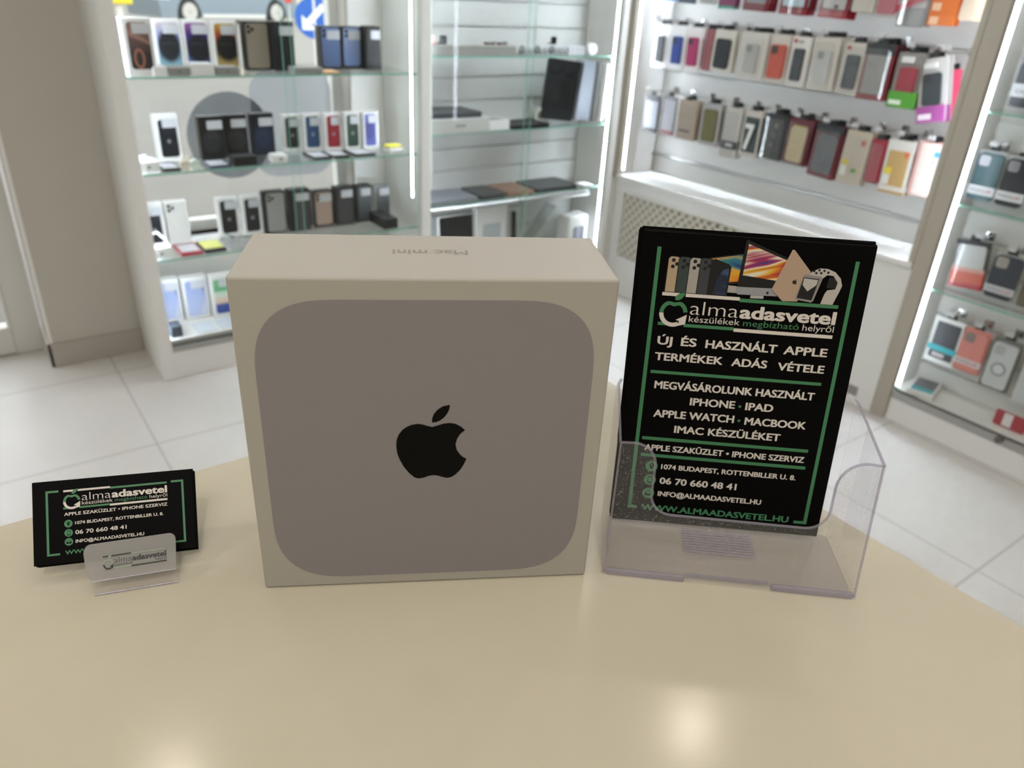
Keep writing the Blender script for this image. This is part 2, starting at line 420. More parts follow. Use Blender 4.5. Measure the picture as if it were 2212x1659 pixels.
MB().box(0.2, 0.42, 0.05, 0.2, 0.02, 1.5, 0.01, mat('bollard_white', '#efe9e2', 0.5)).box(0.19, 0.43, 0.04, 0.21, 1.0, 1.28, 0.01, mat('bollard_red', '#d8473f', 0.5)).box(-0.46, -0.34, 0.05, 0.2, 1.0, 1.2, 0.01, mat('bollard_red', '#d8473f', 0.5)).box(-0.41, -0.39, 0.1, 0.12, 0.02, 1.05, 0, mat('bollard_white', '#efe9e2', 0.5)).build('bollard', None, t)
t = thing('waste_bin', 'yellow bin at the far kerb left of the silver car', 'bin', (3.62, 19.0, -0.02))
MB().box(-0.25, 0.25, 0, 0.4, 0.70, 1.5, 0.03).build('bin_body', mat('bin_yellow', '#e8cf2e', 0.5), t)
MB().box(-0.05, 0.05, 0.1, 0.3, 0.0, 0.7, 0.01).build('post', mat('sign_post', '#e2ddd6', 0.5), t)
MB().box(-0.28, 0.28, -0.03, 0.43, 1.5, 1.58, 0.02).build('bin_lid', mat('bin_yellow', '#e8cf2e', 0.5), t)
# round grey sticker and pale rounded sticker on the pane
o = MB().prism(disc(0.93, 0.785, 0.165, 48), W_Y + 0.0955, W_Y + 0.0985).build('window_sticker', mat('sticker_grey', '#9b9da0', 0.6)); tag(o, 'large round grey sticker on the shop window behind the dark phone boxes', 'sticker')
o = MB().prism(rr(0.34, 0.42, 0.09, 1.19, 0.82, 6), W_Y + 0.0955, W_Y + 0.0985).build('window_sticker', clear('milky_film', (0.8, 0.82, 0.84), 0.5, haze=0.45, hazecol=(0.85, 0.87, 0.9))); tag(o, 'milky rounded rectangle sticker on the shop window behind the coloured phone boxes', 'sticker')

# ------------------------------------------------------------------ cabinets
LED_W = 60.0
def led_material(axis='Z', strength=LED_W, name='led'):
    if name in _mats: return _mats[name]
    m = bpy.data.materials.new(name); m.use_nodes = True
    n = m.node_tree; n.nodes.clear(); out = n.nodes.new('ShaderNodeOutputMaterial'); em = n.nodes.new('ShaderNodeEmission')
    em.inputs['Color'].default_value = (0.80, 0.90, 1.0, 1)
    tc = n.nodes.new('ShaderNodeTexCoord'); sp = n.nodes.new('ShaderNodeSeparateXYZ'); n.links.new(tc.outputs['Object'], sp.inputs[0])
    def ma(op, a, bb=0.0):
        k = n.nodes.new('ShaderNodeMath'); k.operation = op
        for i, v in enumerate((a, bb)):
            if isinstance(v, (int, float)): k.inputs[i].default_value = v
            else: n.links.new(v, k.inputs[i])
        return k.outputs[0]
    t = ma('LESS_THAN', ma('FRACT', ma('DIVIDE', sp.outputs[axis], 0.0111)), 0.55)
    n.links.new(ma('MULTIPLY', ma('ADD', ma('MULTIPLY', t, 0.8), 0.35), strength), em.inputs['Strength'])
    n.links.new(em.outputs[0], out.inputs['Surface']); _mats[name] = m; return m
LED = led_material()
def led_strip(parent, box_, face, k=1.0):
    """face: quad of the glowing diodes, box_: the tape carrying them"""
    tp = MB().box(*box_).build('led_strip', WHITE, parent)
    MB().flat(face).build('diodes', led_material('Z', LED_W * k, 'led_%d' % round(100 * k)), tp)
def glass_shelf(parent, x0, x1, y0, y1, z, th=0.006, edge='y0'):
    s = MB().box(x0, x1, y0 + 0.0008, y1, z - th, z).build('glass_shelf', GLASS, parent)
    (MB().box(x0, x1, y0, y0 + 0.0008, z - th, z) if edge == 'y0' else MB().box(x0 - 0.0008, x0, y0, y1, z - th, z)).build('polished_edge', GLASS_EDGE, s)
TOP = 2.25
# left cabinet in front of the shop window
SH1 = (1.049, 0.746, 0.446, 1.349); DECK1 = 0.145
k1 = thing('display_cabinet', 'lit white glass cabinet full of phone boxes left of the counter', 'cabinet', (0, 0, 0))
MB().box(0.463, 0.485, C2_Y + 0.012, W_Y - 0.013, 0, TOP, 0.002).box(1.553, 1.575, C2_Y + 0.012, W_Y - 0.001, 0, TOP, 0.002).build('side_panel', WHITE, k1)
MB().box(0.463, 0.508, C2_Y - 0.008, C2_Y + 0.012, 0, TOP, 0.003).build('front_post', WHITE, k1)
MB().box(1.553, 1.598, C2_Y - 0.008, C2_Y + 0.012, 0, TOP, 0.003).build('front_post', WHITE, k1)
MB().box(0.508, 1.553, C2_Y, C2_Y + 0.018, 0, 0.104, 0.002).build('plinth', WHITE, k1)
MB().box(0.485, 1.553, C2_Y + 0.018, W_Y - 0.001, DECK1 - 0.018, DECK1).build('deck', WHITE, k1)
MB().box(0.508, 1.553, C2_Y - 0.002, C2_Y + 0.016, 0.104, 0.112).box(0.508, 1.553, C2_Y - 0.002, C2_Y + 0.002, 0.112, 0.126).box(0.508, 1.553, C2_Y + 0.012, C2_Y + 0.016, 0.112, 0.142).build('door_track', STEEL, k1)
for z in SH1: glass_shelf(k1, 0.487, 1.551, C2_Y + 0.022, W_Y - 0.03, z)
for z in SH1:
    for x in (0.487, 1.551):
        for y in (C2_Y + 0.05, W_Y - 0.06): MB().cyl((x - 0.006 if x > 1 else x, y, z - 0.0105), (x if x > 1 else x + 0.006, y, z - 0.0105), 0.004, 8).build('shelf_clip', CHROME, k1)
for a, b, y in ((0.508, 1.05, C2_Y + 0.001), (1.02, 1.553, C2_Y + 0.009)):
    g = MB().box(a, b, y, y + 0.004, 0.112, TOP - 0.03).build('glass_door', GLASS, k1)
    MB().box(a, a + 0.0008, y - 0.0003, y + 0.0043, 0.112, TOP - 0.03).box(b - 0.0008, b, y - 0.0003, y + 0.0043, 0.112, TOP - 0.03).build('door_edge', GLASS_EDGE, g)
MB().box(0.463, 1.575, C2_Y, W_Y - 0.001, TOP, TOP + 0.02).build('top_panel', WHITE, k1)
led_strip(k1, (1.550, 1.553, C2_Y + 0.060, C2_Y + 0.072, 0.56, TOP - 0.05), [(1.5498, C2_Y + 0.061, 0.56), (1.5498, C2_Y + 0.068, 0.56), (1.5498, C2_Y + 0.068, TOP - 0.05), (1.5498, C2_Y + 0.061, TOP - 0.05)], 2.2)
led_strip(k1, (0.485, 0.488, C2_Y + 0.026, C2_Y + 0.038, 0.16, TOP - 0.05), [(0.4882, C2_Y + 0.027, 0.16), (0.4882, C2_Y + 0.027, TOP - 0.05), (0.4882, C2_Y + 0.037, TOP - 0.05), (0.4882, C2_Y + 0.037, 0.16)], 2.2)
MB().box(0.52, 1.55, W_Y - 0.012, W_Y - 0.002, DECK1, WZ0 - 0.03).box(WX1 + 0.005, 1.552, W_Y - 0.012, W_Y - 0.002, WZ0 - 0.03, TOP).build('back_panel', WHITE, k1)

# slat walls: boards with grooves between
def slatwall(mb, a0, a1, z0, z1, lines, depth, axis):
    """boards of a slat wall; axis 'x': runs in x with its face at y=depth, axis 'y': runs in y with its face at x=depth"""
    zs = [z0] + [z for z in lines if z0 < z < z1] + [z1]
    for i in range(len(zs) - 1):
        lo = zs[i] + (0.005 if i else 0); hi = zs[i + 1] - (0.005 if i < len(zs) - 2 else 0)
        if axis == 'x': mb.box(a0, a1, depth, depth + 0.012, lo, hi, 0.0015)
        else: mb.box(depth, depth + 0.012, a0, a1, lo, hi, 0.0015)
    if axis == 'x': mb.box(a0, a1, depth + 0.009, depth + 0.016, z0, z1)
    else: mb.box(depth + 0.009, depth + 0.016, a0, a1, z0, z1)
    return mb
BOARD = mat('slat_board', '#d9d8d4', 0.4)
# middle cabinet with laptops
SH2 = (1.107, 0.812, 0.52); 
X0_ = 1.5995
k2 = thing('display_cabinet', 'lit glass cabinet with slat wall and laptops in the room corner', 'cabinet', (0, 0, 0))
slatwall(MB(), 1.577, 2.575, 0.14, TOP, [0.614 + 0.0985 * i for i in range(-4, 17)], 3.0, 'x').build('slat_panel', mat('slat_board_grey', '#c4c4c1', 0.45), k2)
MB().box(2.575, 2.6, C2_Y + 0.012, W_Y - 0.001, 0, TOP, 0.002).build('side_panel', WHITE, k2)
MB().box(2.577, 2.615, C2_Y - 0.008, C2_Y + 0.012, 0, TOP, 0.003).build('front_post', WHITE, k2)
MB().box(X0_, 2.576, C2_Y, C2_Y + 0.018, 0, 0.104, 0.002).build('plinth', WHITE, k2)
MB().box(1.577, 2.575, C2_Y + 0.018, 3.0, 0.127, 0.145).build('deck', WHITE, k2)
for z in SH2: glass_shelf(k2, 1.579, 2.572, C2_Y + 0.034, 2.995, z)
MB().cyl((1.579, C2_Y + 0.03, 0.497), (2.50, C2_Y + 0.03, 0.497), 0.013, 14).build('shelf_rail', STEEL, k2)
for a, b, y in ((X0_, 2.10, C2_Y + 0.001), (2.07, 2.576, C2_Y + 0.009)):
    g = MB().box(a, b, y, y + 0.004, 0.112, TOP - 0.03).build('glass_door', GLASS, k2)
    MB().box(a, a + 0.0008, y - 0.0003, y + 0.0043, 0.112, TOP - 0.03).box(b - 0.0008, b, y - 0.0003, y + 0.0043, 0.112, TOP - 0.03).build('door_edge', GLASS_EDGE, g)
MB().box(1.60, 2.6, C2_Y, W_Y - 0.001, TOP + 0.0005, TOP + 0.02).build('top_panel', WHITE, k2)
led_strip(k2, (X0_, 1.612, C2_Y + 0.012, C2_Y + 0.0135, 0.60, TOP - 0.05), [(1.6005, C2_Y + 0.0118, 0.60), (1.6075, C2_Y + 0.0118, 0.60), (1.6075, C2_Y + 0.0118, TOP - 0.05), (1.6005, C2_Y + 0.0118, TOP - 0.05)], 1.5)
led_strip(k2, (2.573, 2.5747, C2_Y + 0.0185, C2_Y + 0.0315, 0.15, TOP - 0.05), [(2.5728, C2_Y + 0.020, 0.15), (2.5728, C2_Y + 0.030, 0.15), (2.5728, C2_Y + 0.030, TOP - 0.05), (2.5728, C2_Y + 0.020, TOP - 0.05)], 1.2)
led_strip(k2, (1.577, 1.580, C2_Y + 0.026, C2_Y + 0.038, 0.16, TOP - 0.05), [(1.5802, C2_Y + 0.027, 0.16), (1.5802, C2_Y + 0.027, TOP - 0.05), (1.5802, C2_Y + 0.037, TOP - 0.05), (1.5802, C2_Y + 0.037, 0.16)], 1.5)
# niche with phone cases over the radiator cover
NY0, NY1, SILL = 1.235, 2.735, 0.585
k3 = thing('wall_display', 'white slat wall niche hung with rows of phone cases', 'display', (0, 0, 0))
slatwall(MB(), NY0 + 0.02, NY1, SILL, TOP, [0.672 + 0.0958 * i for i in range(0, 17)], S_X, 'y').build('slat_panel', BOARD, k3)
MB().box(N_X + 0.012, S_X + 0.015, NY1, NY1 + 0.022, SILL, TOP, 0.002).build('side_panel', WHITE, k3)
MB().box(2.6165, N_X + 0.012, NY1 - 0.0035, NY1 + 0.050, SILL, TOP, 0.003).build('front_post', POSTM, k3)
MB().box(N_X + 0.012, S_X + 0.015, NY0 - 0.002, NY0 + 0.020, SILL, TOP, 0.002).build('side_panel', WHITE, k3)
led_strip(k3, (N_X + 0.013, N_X + 0.027, NY1 - 0.002, NY1 - 0.0003, SILL + 0.02, TOP - 0.05), [(N_X + 0.015, NY1 - 0.0022, SILL + 0.02), (N_X + 0.025, NY1 - 0.0022, SILL + 0.02), (N_X + 0.025, NY1 - 0.0022, TOP - 0.05), (N_X + 0.015, NY1 - 0.0022, TOP - 0.05)], 1.7)
led_strip(k3, (N_X + 0.013, N_X + 0.027, NY0 + 0.0203, NY0 + 0.022, SILL + 0.02, TOP - 0.05), [(N_X + 0.015, NY0 + 0.0222, SILL + 0.02), (N_X + 0.025, NY0 + 0.0222, SILL + 0.02), (N_X + 0.025, NY0 + 0.0222, TOP - 0.05), (N_X + 0.015, NY0 + 0.0222, TOP - 0.05)], 1.0)
led_strip(k3, (N_X + 0.12, N_X + 0.14, NY0 + 0.03, NY1 - 0.03, TOP - 0.004, TOP - 0.001), [(N_X + 0.122, NY0 + 0.04, TOP - 0.0045), (N_X + 0.122, NY1 - 0.04, TOP - 0.0045), (N_X + 0.138, NY1 - 0.04, TOP - 0.0045), (N_X + 0.138, NY0 + 0.04, TOP - 0.0045)], 9.0)  # unseen strip under the top panel, added to brighten niche and sill
MB().box(N_X, S_X + 0.015, NY0 - 0.002, NY1 + 0.022, TOP, TOP + 0.02).build('top_panel', WHITE, k3)
MB().box(N_X - 0.008, N_X + 0.012, NY0 - 0.0025, NY0 + 0.020, SILL, TOP, 0.003).build('front_post', POSTM, k3)
MB().box(S_X - 0.012, S_X, NY0 + 0.02, NY1, SILL + 0.078, SILL + 0.092, 0.002).build('metal_rail', STEEL, k3)
# radiator cover below
k4 = thing('radiator_cover', 'white radiator cover with a lattice grille under the phone case wall', 'radiator cover', (0, 0, 0))
MB().box(N_X - 0.012, S_X + 0.02, NY0, 2.752, SILL - 0.022, SILL, 0.004).build('top_slab', WHITE, k4)
p = MB(); GY0, GY1, GZ0, GZ1 = 1.875, 2.685, 0.195, 0.507
p.box(N_X, N_X + 0.018, NY0, GY0, 0.0, SILL - 0.022); p.box(N_X, N_X + 0.018, GY1, 2.75, 0.0, SILL - 0.022)
p.box(N_X, N_X + 0.018, GY0, GY1, GZ1, SILL - 0.022); p.box(N_X, N_X + 0.018, GY0, GY1, 0.0, GZ0)
p.build('front_panel', WHITE, k4)
fr = MB()
fr.box(N_X - 0.006, N_X, GY0 - 0.012, GY0, GZ0 - 0.012, GZ1 + 0.012, 0.002); fr.box(N_X - 0.006, N_X, GY1, GY1 + 0.012, GZ0 - 0.012, GZ1 + 0.012, 0.002)
fr.box(N_X - 0.006, N_X, GY0, GY1, GZ1, GZ1 + 0.012, 0.002); fr.box(N_X - 0.006, N_X, GY0, GY1, GZ0 - 0.012, GZ0, 0.002)
fr.build('grille_frame', WHITE, k4)
lat = MB(); st = 0.045
def lattice(sgn):
    n = int((GY1 - GY0 + GZ1 - GZ0) / st) + 1
    for i in range(n):
        c = i * st
        a = max(0, c - (GZ1 - GZ0)); b = min(GY1 - GY0, c)
        if b - a < 0.004: continue
        p0 = (a, c - a); p1 = (b, c - b)
        if sgn < 0: p0 = (GY1 - GY0 - p0[0], p0[1]); p1 = (GY1 - GY0 - p1[0], p1[1])
        x = N_X + (0.004 if sgn > 0 else 0.007)
        y0_, z0_, y1_, z1_ = GY0 + p0[0], GZ0 + p0[1], GY0 + p1[0], GZ0 + p1[1]
        dl = math.hypot(y1_ - y0_, z1_ - z0_); ny, nz_ = -(z1_ - z0_) / dl * 0.0066, (y1_ - y0_) / dl * 0.0066
        lat.prism([(y0_ + ny, z0_ + nz_), (y1_ + ny, z1_ + nz_), (y1_ - ny, z1_ - nz_), (y0_ - ny, z0_ - nz_)], x, x + 0.003, 'x')
lattice(1); lattice(-1)
lat.build('lattice_grille', mat('grille_cream', '#d8d3c4', 0.5), k4)
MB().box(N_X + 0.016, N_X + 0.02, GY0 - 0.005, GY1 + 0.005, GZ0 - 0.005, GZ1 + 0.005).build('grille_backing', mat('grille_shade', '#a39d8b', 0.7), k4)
MB().box(2.6165, 2.66, 2.7530, 2.80, 0, SILL - 0.0225).build('corner_filler', WHITE, k4)
MB().box(N_X - 0.003, N_X, 1.30, 1.352, 0.03, 0.068, 0.001).build('floor_socket', mat('socket_grey', '#8f8a88', 0.5), k4)
# right cabinet
k5 = thing('display_cabinet', 'lit glass cabinet of phone cases at the right edge of the photo', 'cabinet', (0, 0, 0))
RY0, RY1, RB, RDECK = -0.3, 1.205, 2.80, 0.122
SH5 = (1.092, 0.803, 0.511)
slatwall(MB(), RY0, RY1 - 0.02, RDECK, TOP, [0.672 + 0.0958 * i for i in range(-5, 17)], RB, 'y').build('slat_panel', BOARD, k5)
MB().box(N_X + 0.012, RB + 0.015, RY1 - 0.022, RY1, 0, TOP, 0.002).build('side_panel', WHITE, k5)
MB().box(N_X - 0.01, N_X + 0.012, RY1 - 0.030, NY0 - 0.003, 0, TOP, 0.003).build('front_post', POSTM, k5)
MB().box(N_X + 0.001, RB + 0.015, RY0 - 0.023, RY0 - 0.001, 0, TOP, 0.002).build('side_panel', WHITE, k5)
MB().box(N_X, N_X + 0.018, RY0, RY1 - 0.030, 0, 0.088, 0.002).build('plinth', WHITE, k5)
MB().box(N_X + 0.018, RB, RY0, RY1 - 0.022, RDECK - 0.018, RDECK).build('deck', WHITE, k5)
MB().box(N_X - 0.002, N_X + 0.016, RY0, RY1 - 0.030, 0.088, 0.096).box(N_X - 0.002, N_X + 0.002, RY0, RY1 - 0.030, 0.096, 0.116).box(N_X + 0.012, N_X + 0.016, RY0, RY1 - 0.03, 0.096, 0.118).build('door_track', STEEL, k5)
MB().cyl((N_X - 0.004, 0.79, 0.108), (N_X - 0.018, 0.79, 0.108), 0.012, 14).build('door_lock', mat('lock_grey', '#6d6a66', 0.4, 0.5), k5)
for z in SH5: glass_shelf(k5, N_X + 0.022, RB - 0.004, RY0, RY1 - 0.024, z, edge='x0')
MB().box(N_X + 0.0005, N_X + 0.0045, RY0, RY1 - 0.030, 0.097, TOP - 0.03).build('glass_door', GLASS, k5)
MB().box(N_X - 0.001, N_X + 0.006, RY1 - 0.036, RY1 - 0.030, 0.097, TOP - 0.03).build('door_profile', CHROME, k5)
led_strip(k5, (N_X + 0.0125, N_X + 0.0150, RY1 - 0.0375, RY1 - 0.0365, RDECK + 0.01, TOP - 0.05), [(N_X + 0.0138, RY1 - 0.0435, RDECK + 0.01), (N_X + 0.0138, RY1 - 0.0435, TOP - 0.05), (N_X + 0.0138, RY1 - 0.0378, TOP - 0.05), (N_X + 0.0138, RY1 - 0.0378, RDECK + 0.01)], 0.5)

# ------------------------------------------------------------------ phone boxes in the left cabinet
EMB = mat('emblem_silver', '#9a9aa2', 0.3, 0.4)
def apple_pts(cx, cz, h, n=None):
    """apple emblem outline (body, leaf), h = overall height"""
    body = [(2.0, 117.9), (4.7, 118.8), (8.1, 120.0), (11.8, 120.5), (15.5, 119.8), (18.7, 117.8), (21.1, 115.4), (18.4, 113.1), (16.5, 109.7), (15.6, 105.7), (16.4, 101.8), (18.4, 98.5), (20.3, 96.6), (22.3, 95.5), (20.7, 91.3), (18.6, 87.5), (16.1, 84.5), (13.2, 82.4), (10.6, 82.0), (7.7, 82.8), (5.2, 83.9), (2.6, 84.2), (-0.2, 83.8), (-3.1, 82.6), (-6.3, 82.0), (-8.8, 82.9), (-11.9, 86.1), (-15.0, 90.7), (-17.1, 95.3), (-18.6, 99.8), (-19.2, 105.4), (-18.9, 109.4), (-17.7, 113.0), (-15.5, 116.2), (-12.7, 118.4), (-9.7, 119.7), (-6.6, 120.2), (-3.6, 119.7), (-0.8, 118.6)]
    leaf = [(1.7, 121.0), (1.8, 123.7), (2.9, 126.9), (5.0, 129.6), (8.0, 131.7), (12.0, 132.6), (11.8, 130.2), (10.8, 127.4), (9.0, 124.6), (6.6, 122.4), (4.1, 121.2)]
    k = h / 50.6
    f = lambda q: [(cx + (x - 1.5) * k, cz + (z - 107.3) * k) for x, z in q]
    return f(body), f(leaf)
ORB = dict(
    bronze=ramp_mat('pic_bronze', [(0.0, '#2a2628'), (0.35, '#3c3438'), (0.7, '#6b5450'), (1.0, '#8c6a60')], rough=0.3),
    pale=ramp_mat('pic_pale', [(0.0, '#7fa4ad'), (0.3, '#6d8ea8'), (0.7, '#8d92c4'), (1.0, '#c3b5bf')], radial=(0.5, 0.48, 0.55, 0.40, 0.75, 1.05, '#202226')),
    violet=ramp_mat('pic_violet', [(0.0, '#6f93b3'), (0.25, '#4b5a94'), (0.75, '#3b1f6b'), (1.0, '#8f5a93')], radial=(0.55, 0.42, 0.62, 0.36, 0.75, 1.05, '#191a22')),
    amber=ramp_mat('pic_amber', [(0.0, '#b79c62'), (0.3, '#8b7550'), (0.78, '#a8481c'), (1.0, '#b99b3a')], radial=(0.55, 0.47, 0.62, 0.36, 0.75, 1.05, '#1d1c1e')),
    night=ramp_mat('pic_night', [(0.0, '#14161b'), (0.6, '#171a22'), (1.0, '#2c3038')], rough=0.3),
    ringblack=ramp_mat('pic_ringblack', [(0.0, '#141416'), (1.0, '#161618')], radial=(0.5, 0.42, 0.5, 0.30, 0.85, 1.0, '#2a2a2e'), rough=0.3),
    ringblue=ramp_mat('pic_ringblue', [(0.0, '#1b2338'), (1.0, '#10141c')], radial=(0.5, 0.45, 0.5, 0.32, 0.8, 1.0, '#243048'), rough=0.3),
    gold=mat('pic_gold', '#8d8376', 0.3), blue=ramp_mat('pic_blue', [(0.0, '#4d5f80'), (1.0, '#6a7fae')], rough=0.3),
    sky=ramp_mat('pic_sky', [(0.0, '#6b7fae'), (1.0, '#93a4cf')], rough=0.3), graphite=mat('pic_graphite', '#3f3d40', 0.35),
    ink=mat('pic_ink', '#15181d', 0.3), denim=mat('pic_denim', '#2d4a6e', 0.3), red=mat('pic_red', '#8f2630', 0.3), forest=mat('pic_forest', '#33453b', 0.3),
    lilac=ramp_mat('pic_lilac', [(0.0, '#5a62a6'), (1.0, '#5f68b2')], radial=(0.4, 0.5, 0.6, 0.4, 0.6, 1.0, '#46498a')),
    silver=mat('pic_silver', '#9a9b97', 0.3), rose=mat('pic_rose', '#b09a8d', 0.35), pearl=mat('pic_pearl', '#d3d1cc', 0.35),
    black=mat('pic_black', '#17171a', 0.3), smoke=ramp_mat('pic_smoke', [(0.0, '#3a3e42'), (1.0, '#6a7074')], rough=0.3),
    periwinkle=ramp_mat('pic_periwinkle', [(0.0, '#c3cdee'), (1.0, '#8fa0d0')], rough=0.35),
    multi=ramp_mat('pic_multi', [(0.0, '#27428c'), (0.25, '#3c4f94'), (0.32, '#e2c3ad'), (0.6, '#cfe0d2'), (0.68, '#5fae76'), (1.0, '#7cc08c')], rough=0.35),
)
def phone_box(x0, x1, y, z, h, body, pic, label, group, depth=0.030, style='front', ins=(0.010, 0.010, 0.012, 0.012), sticker=True, rz=0.0, stick=(0.30, 1.0, 0.015, 0.03)):
    wd = x1 - x0
    t = thing('phone_box', label, 'box', ((x0 + x1) / 2, y, z), (0, 0, rz), group)
    MB().box(-wd / 2, wd / 2, 0, depth, 0, h, 0.0012).build('carton', body, t)
    l, r, b, tp = ins
    pw, ph = wd - l - r, h - b - tp; cx, cz = (l - r) / 2, b + ph / 2
    if pic is not None:
        p = MB().prism(rr(pw, ph, min(0.010, pw * 0.18), cx, cz), -0.0005, 0.0004).build('phone_picture', ORB[pic], t)
        if style == 'emblem':
            q = MB()
            for pts in apple_pts(cx, cz - 0.008, 0.016): q.decal(pts, -0.0007)
            q.build('emblem', EMB, p)
        elif style == 'ridge':
            q = MB()
            q.decal([(cx - pw * 0.3 + pw * 0.6 * i / 10, cz + 0.004 + 0.004 * math.sin(PI * i / 10)) for i in range(11)] + [(cx + pw * 0.3 - pw * 0.6 * i / 10, cz + 0.002 + 0.003 * math.sin(PI * i / 10)) for i in range(11)], -0.0007)
            q.build('bright_arc', mat('arc_grey', '#4a4a4e', 0.4), p)
        elif style == 'back':
            q = MB()
            for dx, dz in ((0.011, -0.012), (0.011, -0.028), (0.024, -0.020)):
                q.prism(disc(cx - pw / 2 + dx, cz + ph / 2 + dz, 0.0062, 16), -0.0010, -0.0004)
            q.build('camera_lenses', mat('lens_black', '#101114', 0.15), p)
        elif style == 'leaf':
            q = MB(); n = 14
            q.decal([(cx - 0.026 + 0.030 * math.cos(2 * PI * i / n) * 0.55 + 0.02, cz - ph * 0.27 + 0.030 * math.sin(2 * PI * i / n)) for i in range(n)], -0.0007, mat('pic_copper', '#a8705c', 0.3))
            q.decal([(cx - 0.026 + 0.022 * math.cos(2 * PI * i / n) * 0.45 + 0.02, cz - ph * 0.27 + 0.022 * math.sin(2 * PI * i / n)) for i in range(n)], -0.0009, ORB['bronze'])
            q.decal([(cx - pw / 2 + 0.002, cz + ph * 0.36), (cx - pw / 2 + 0.002, cz + ph * 0.22), (cx + pw / 2 - 0.001, cz + ph * 0.02), (cx + pw / 2 - 0.001, cz + ph * 0.09)], -0.0007, mat('pic_petal', '#9b7468', 0.3))
            q.build('petal_picture', None, p)
        elif style == 'swoosh':
            q = MB()
            q.decal([(cx + pw * 0.08, cz + ph * 0.42), (cx + pw * 0.42, cz + ph * 0.42), (cx + pw * 0.42, cz + ph * 0.05), (cx + pw * 0.36, cz + ph * 0.25)], -0.0007, mat('pic_shade', '#4f5257', 0.4))
            q.decal([(cx + pw * 0.42, cz - ph * 0.46), (cx + pw * 0.42, cz + ph * 0.02), (cx + pw * 0.34, cz - ph * 0.25), (cx + pw * 0.15, cz - ph * 0.46)], -0.0007, mat('pic_whitepaper', '#d8dbe4', 0.4))
            q.build('petal_picture', None, p)
    if sticker:
        a, c2, gap, sh = stick
        MB().prism(rr(wd * (c2 - a) - 0.006, sh, 0.003, -wd / 2 + wd * (a + c2) / 2, h - gap - sh / 2), -0.0014, -0.0008).build('price_sticker', STICK, t)
    return t
G1, G2, G3 = 'phone boxes on the top glass shelf', 'phone boxes on the middle glass shelf', 'phone boxes on the lower glass shelf'
z = SH1[0] + 0.0006
phone_box(0.524, 0.612, 2.800, z, 0.170, PAPER, 'bronze', 'tall white phone box with a bronze petal picture, leftmost on the top shelf', G1, 0.035, 'leaf', (0.014, 0.010, 0.022, 0.012))
phone_box(0.660, 0.750, 3.000, z, 0.158, PAPER, 'pale', 'white phone box with a dark orb in pale violet and teal, top shelf', G1, 0.03, 'ridge', (0.008, 0.008, 0.006, 0.010))
phone_box(0.754, 0.845, 3.000, z, 0.158, PAPER, 'violet', 'white phone box with a deep purple and blue orb picture, top shelf', G1, 0.03, 'ridge', (0.008, 0.008, 0.006, 0.010))
phone_box(0.849, 0.938, 2.985, z, 0.158, PAPER, 'amber', 'white phone box with an orange and yellow orb picture, top shelf', G1, 0.03, 'ridge', (0.008, 0.008, 0.006, 0.010))
phone_box(0.942, 1.030, 2.930, z, 0.161, BLACK, 'gold', 'black phone box with a gold phone back, fifth on the top shelf', G1, 0.045, 'back', (0.006, 0.004, 0.008, 0.006), False)
phone_box(1.034, 1.112, 2.905, z, 0.163, BLACK, 'night', 'all black phone box right of the gold phone one, top shelf', G1, 0.045, 'plain', (0.006, 0.006, 0.008, 0.006))
phone_box(1.222, 1.303, 2.930, z, 0.150, BLACK, 'blue', 'black phone box with a steel blue phone back, top shelf', G1, 0.045, 'back', (0.006, 0.004, 0.010, 0.004))
phone_box(1.310, 1.386, 2.930, z, 0.150, BLACK, 'sky', 'black phone box with a pale sky blue phone back, top shelf', G1, 0.045, 'back', (0.006, 0.004, 0.014, 0.004))
phone_box(1.392, 1.455, 2.900, z, 0.154, BLACK, 'graphite', 'black phone box with a graphite phone, rightmost on the top shelf', G1, 0.045, 'plain', (0.006, 0.004, 0.020, 0.004))
z = SH1[1] + 0.0006
phone_box(0.606, 0.690, 2.965, z, 0.162, PAPER, 'night', 'white phone box with a midnight black phone standing alone left on the middle shelf', G2, 0.030, 'emblem', (0.014, 0.010, 0.016, 0.018))
phone_box(0.752, 0.838, 2.950, z, 0.151, BLACK, 'ringblack', 'black box with a black ring picture, left of the dark trio, middle shelf', G2, 0.035, 'ridge', (0.006, 0.006, 0.006, 0.006))
phone_box(0.846, 0.932, 2.975, z, 0.149, BLACK, 'ringblack', 'black phone box with a black ring picture, centre of the dark trio, middle shelf', G2, 0.035, 'ridge', (0.006, 0.006, 0.006, 0.006))
phone_box(0.946, 1.030, 2.965, z, 0.151, BLACK, 'ringblue', 'black phone box with a navy ring picture, right of the dark trio, middle shelf', G2, 0.035, 'ridge', (0.006, 0.006, 0.006, 0.006))
for x0, x1, y, h, pic, nm in ((1.080, 1.152, 3.0, 0.136, 'ink', 'black'), (1.157, 1.231, 2.985, 0.139, 'denim', 'denim blue'), (1.236, 1.308, 2.965, 0.141, 'red', 'red'), (1.313, 1.382, 2.950, 0.144, 'forest', 'dark green'), (1.387, 1.455, 2.940, 0.146, 'lilac', 'violet blue')):
    phone_box(x0, x1, y, z, h, PAPER, pic, f'small white phone box with a {nm} phone in the coloured row, middle shelf', G2, 0.028, 'emblem' if pic != 'lilac' else 'plain', (0.008, 0.012, 0.012, 0.010))
z = SH1[2] + 0.0006
phone_box(0.520, 0.590, 2.955, z, 0.162, PAPER, 'night', 'white phone box with a dark phone, leftmost on the lower shelf', G3, 0.030, 'emblem', (0.006, 0.012, 0.016, 0.030))
phone_box(0.600, 0.680, 2.975, z, 0.156, PAPER, 'pearl', 'pearl white phone box with silver lenses, second on the lower shelf', G3, 0.030, 'back', (0.004, 0.004, 0.004, 0.004), False)
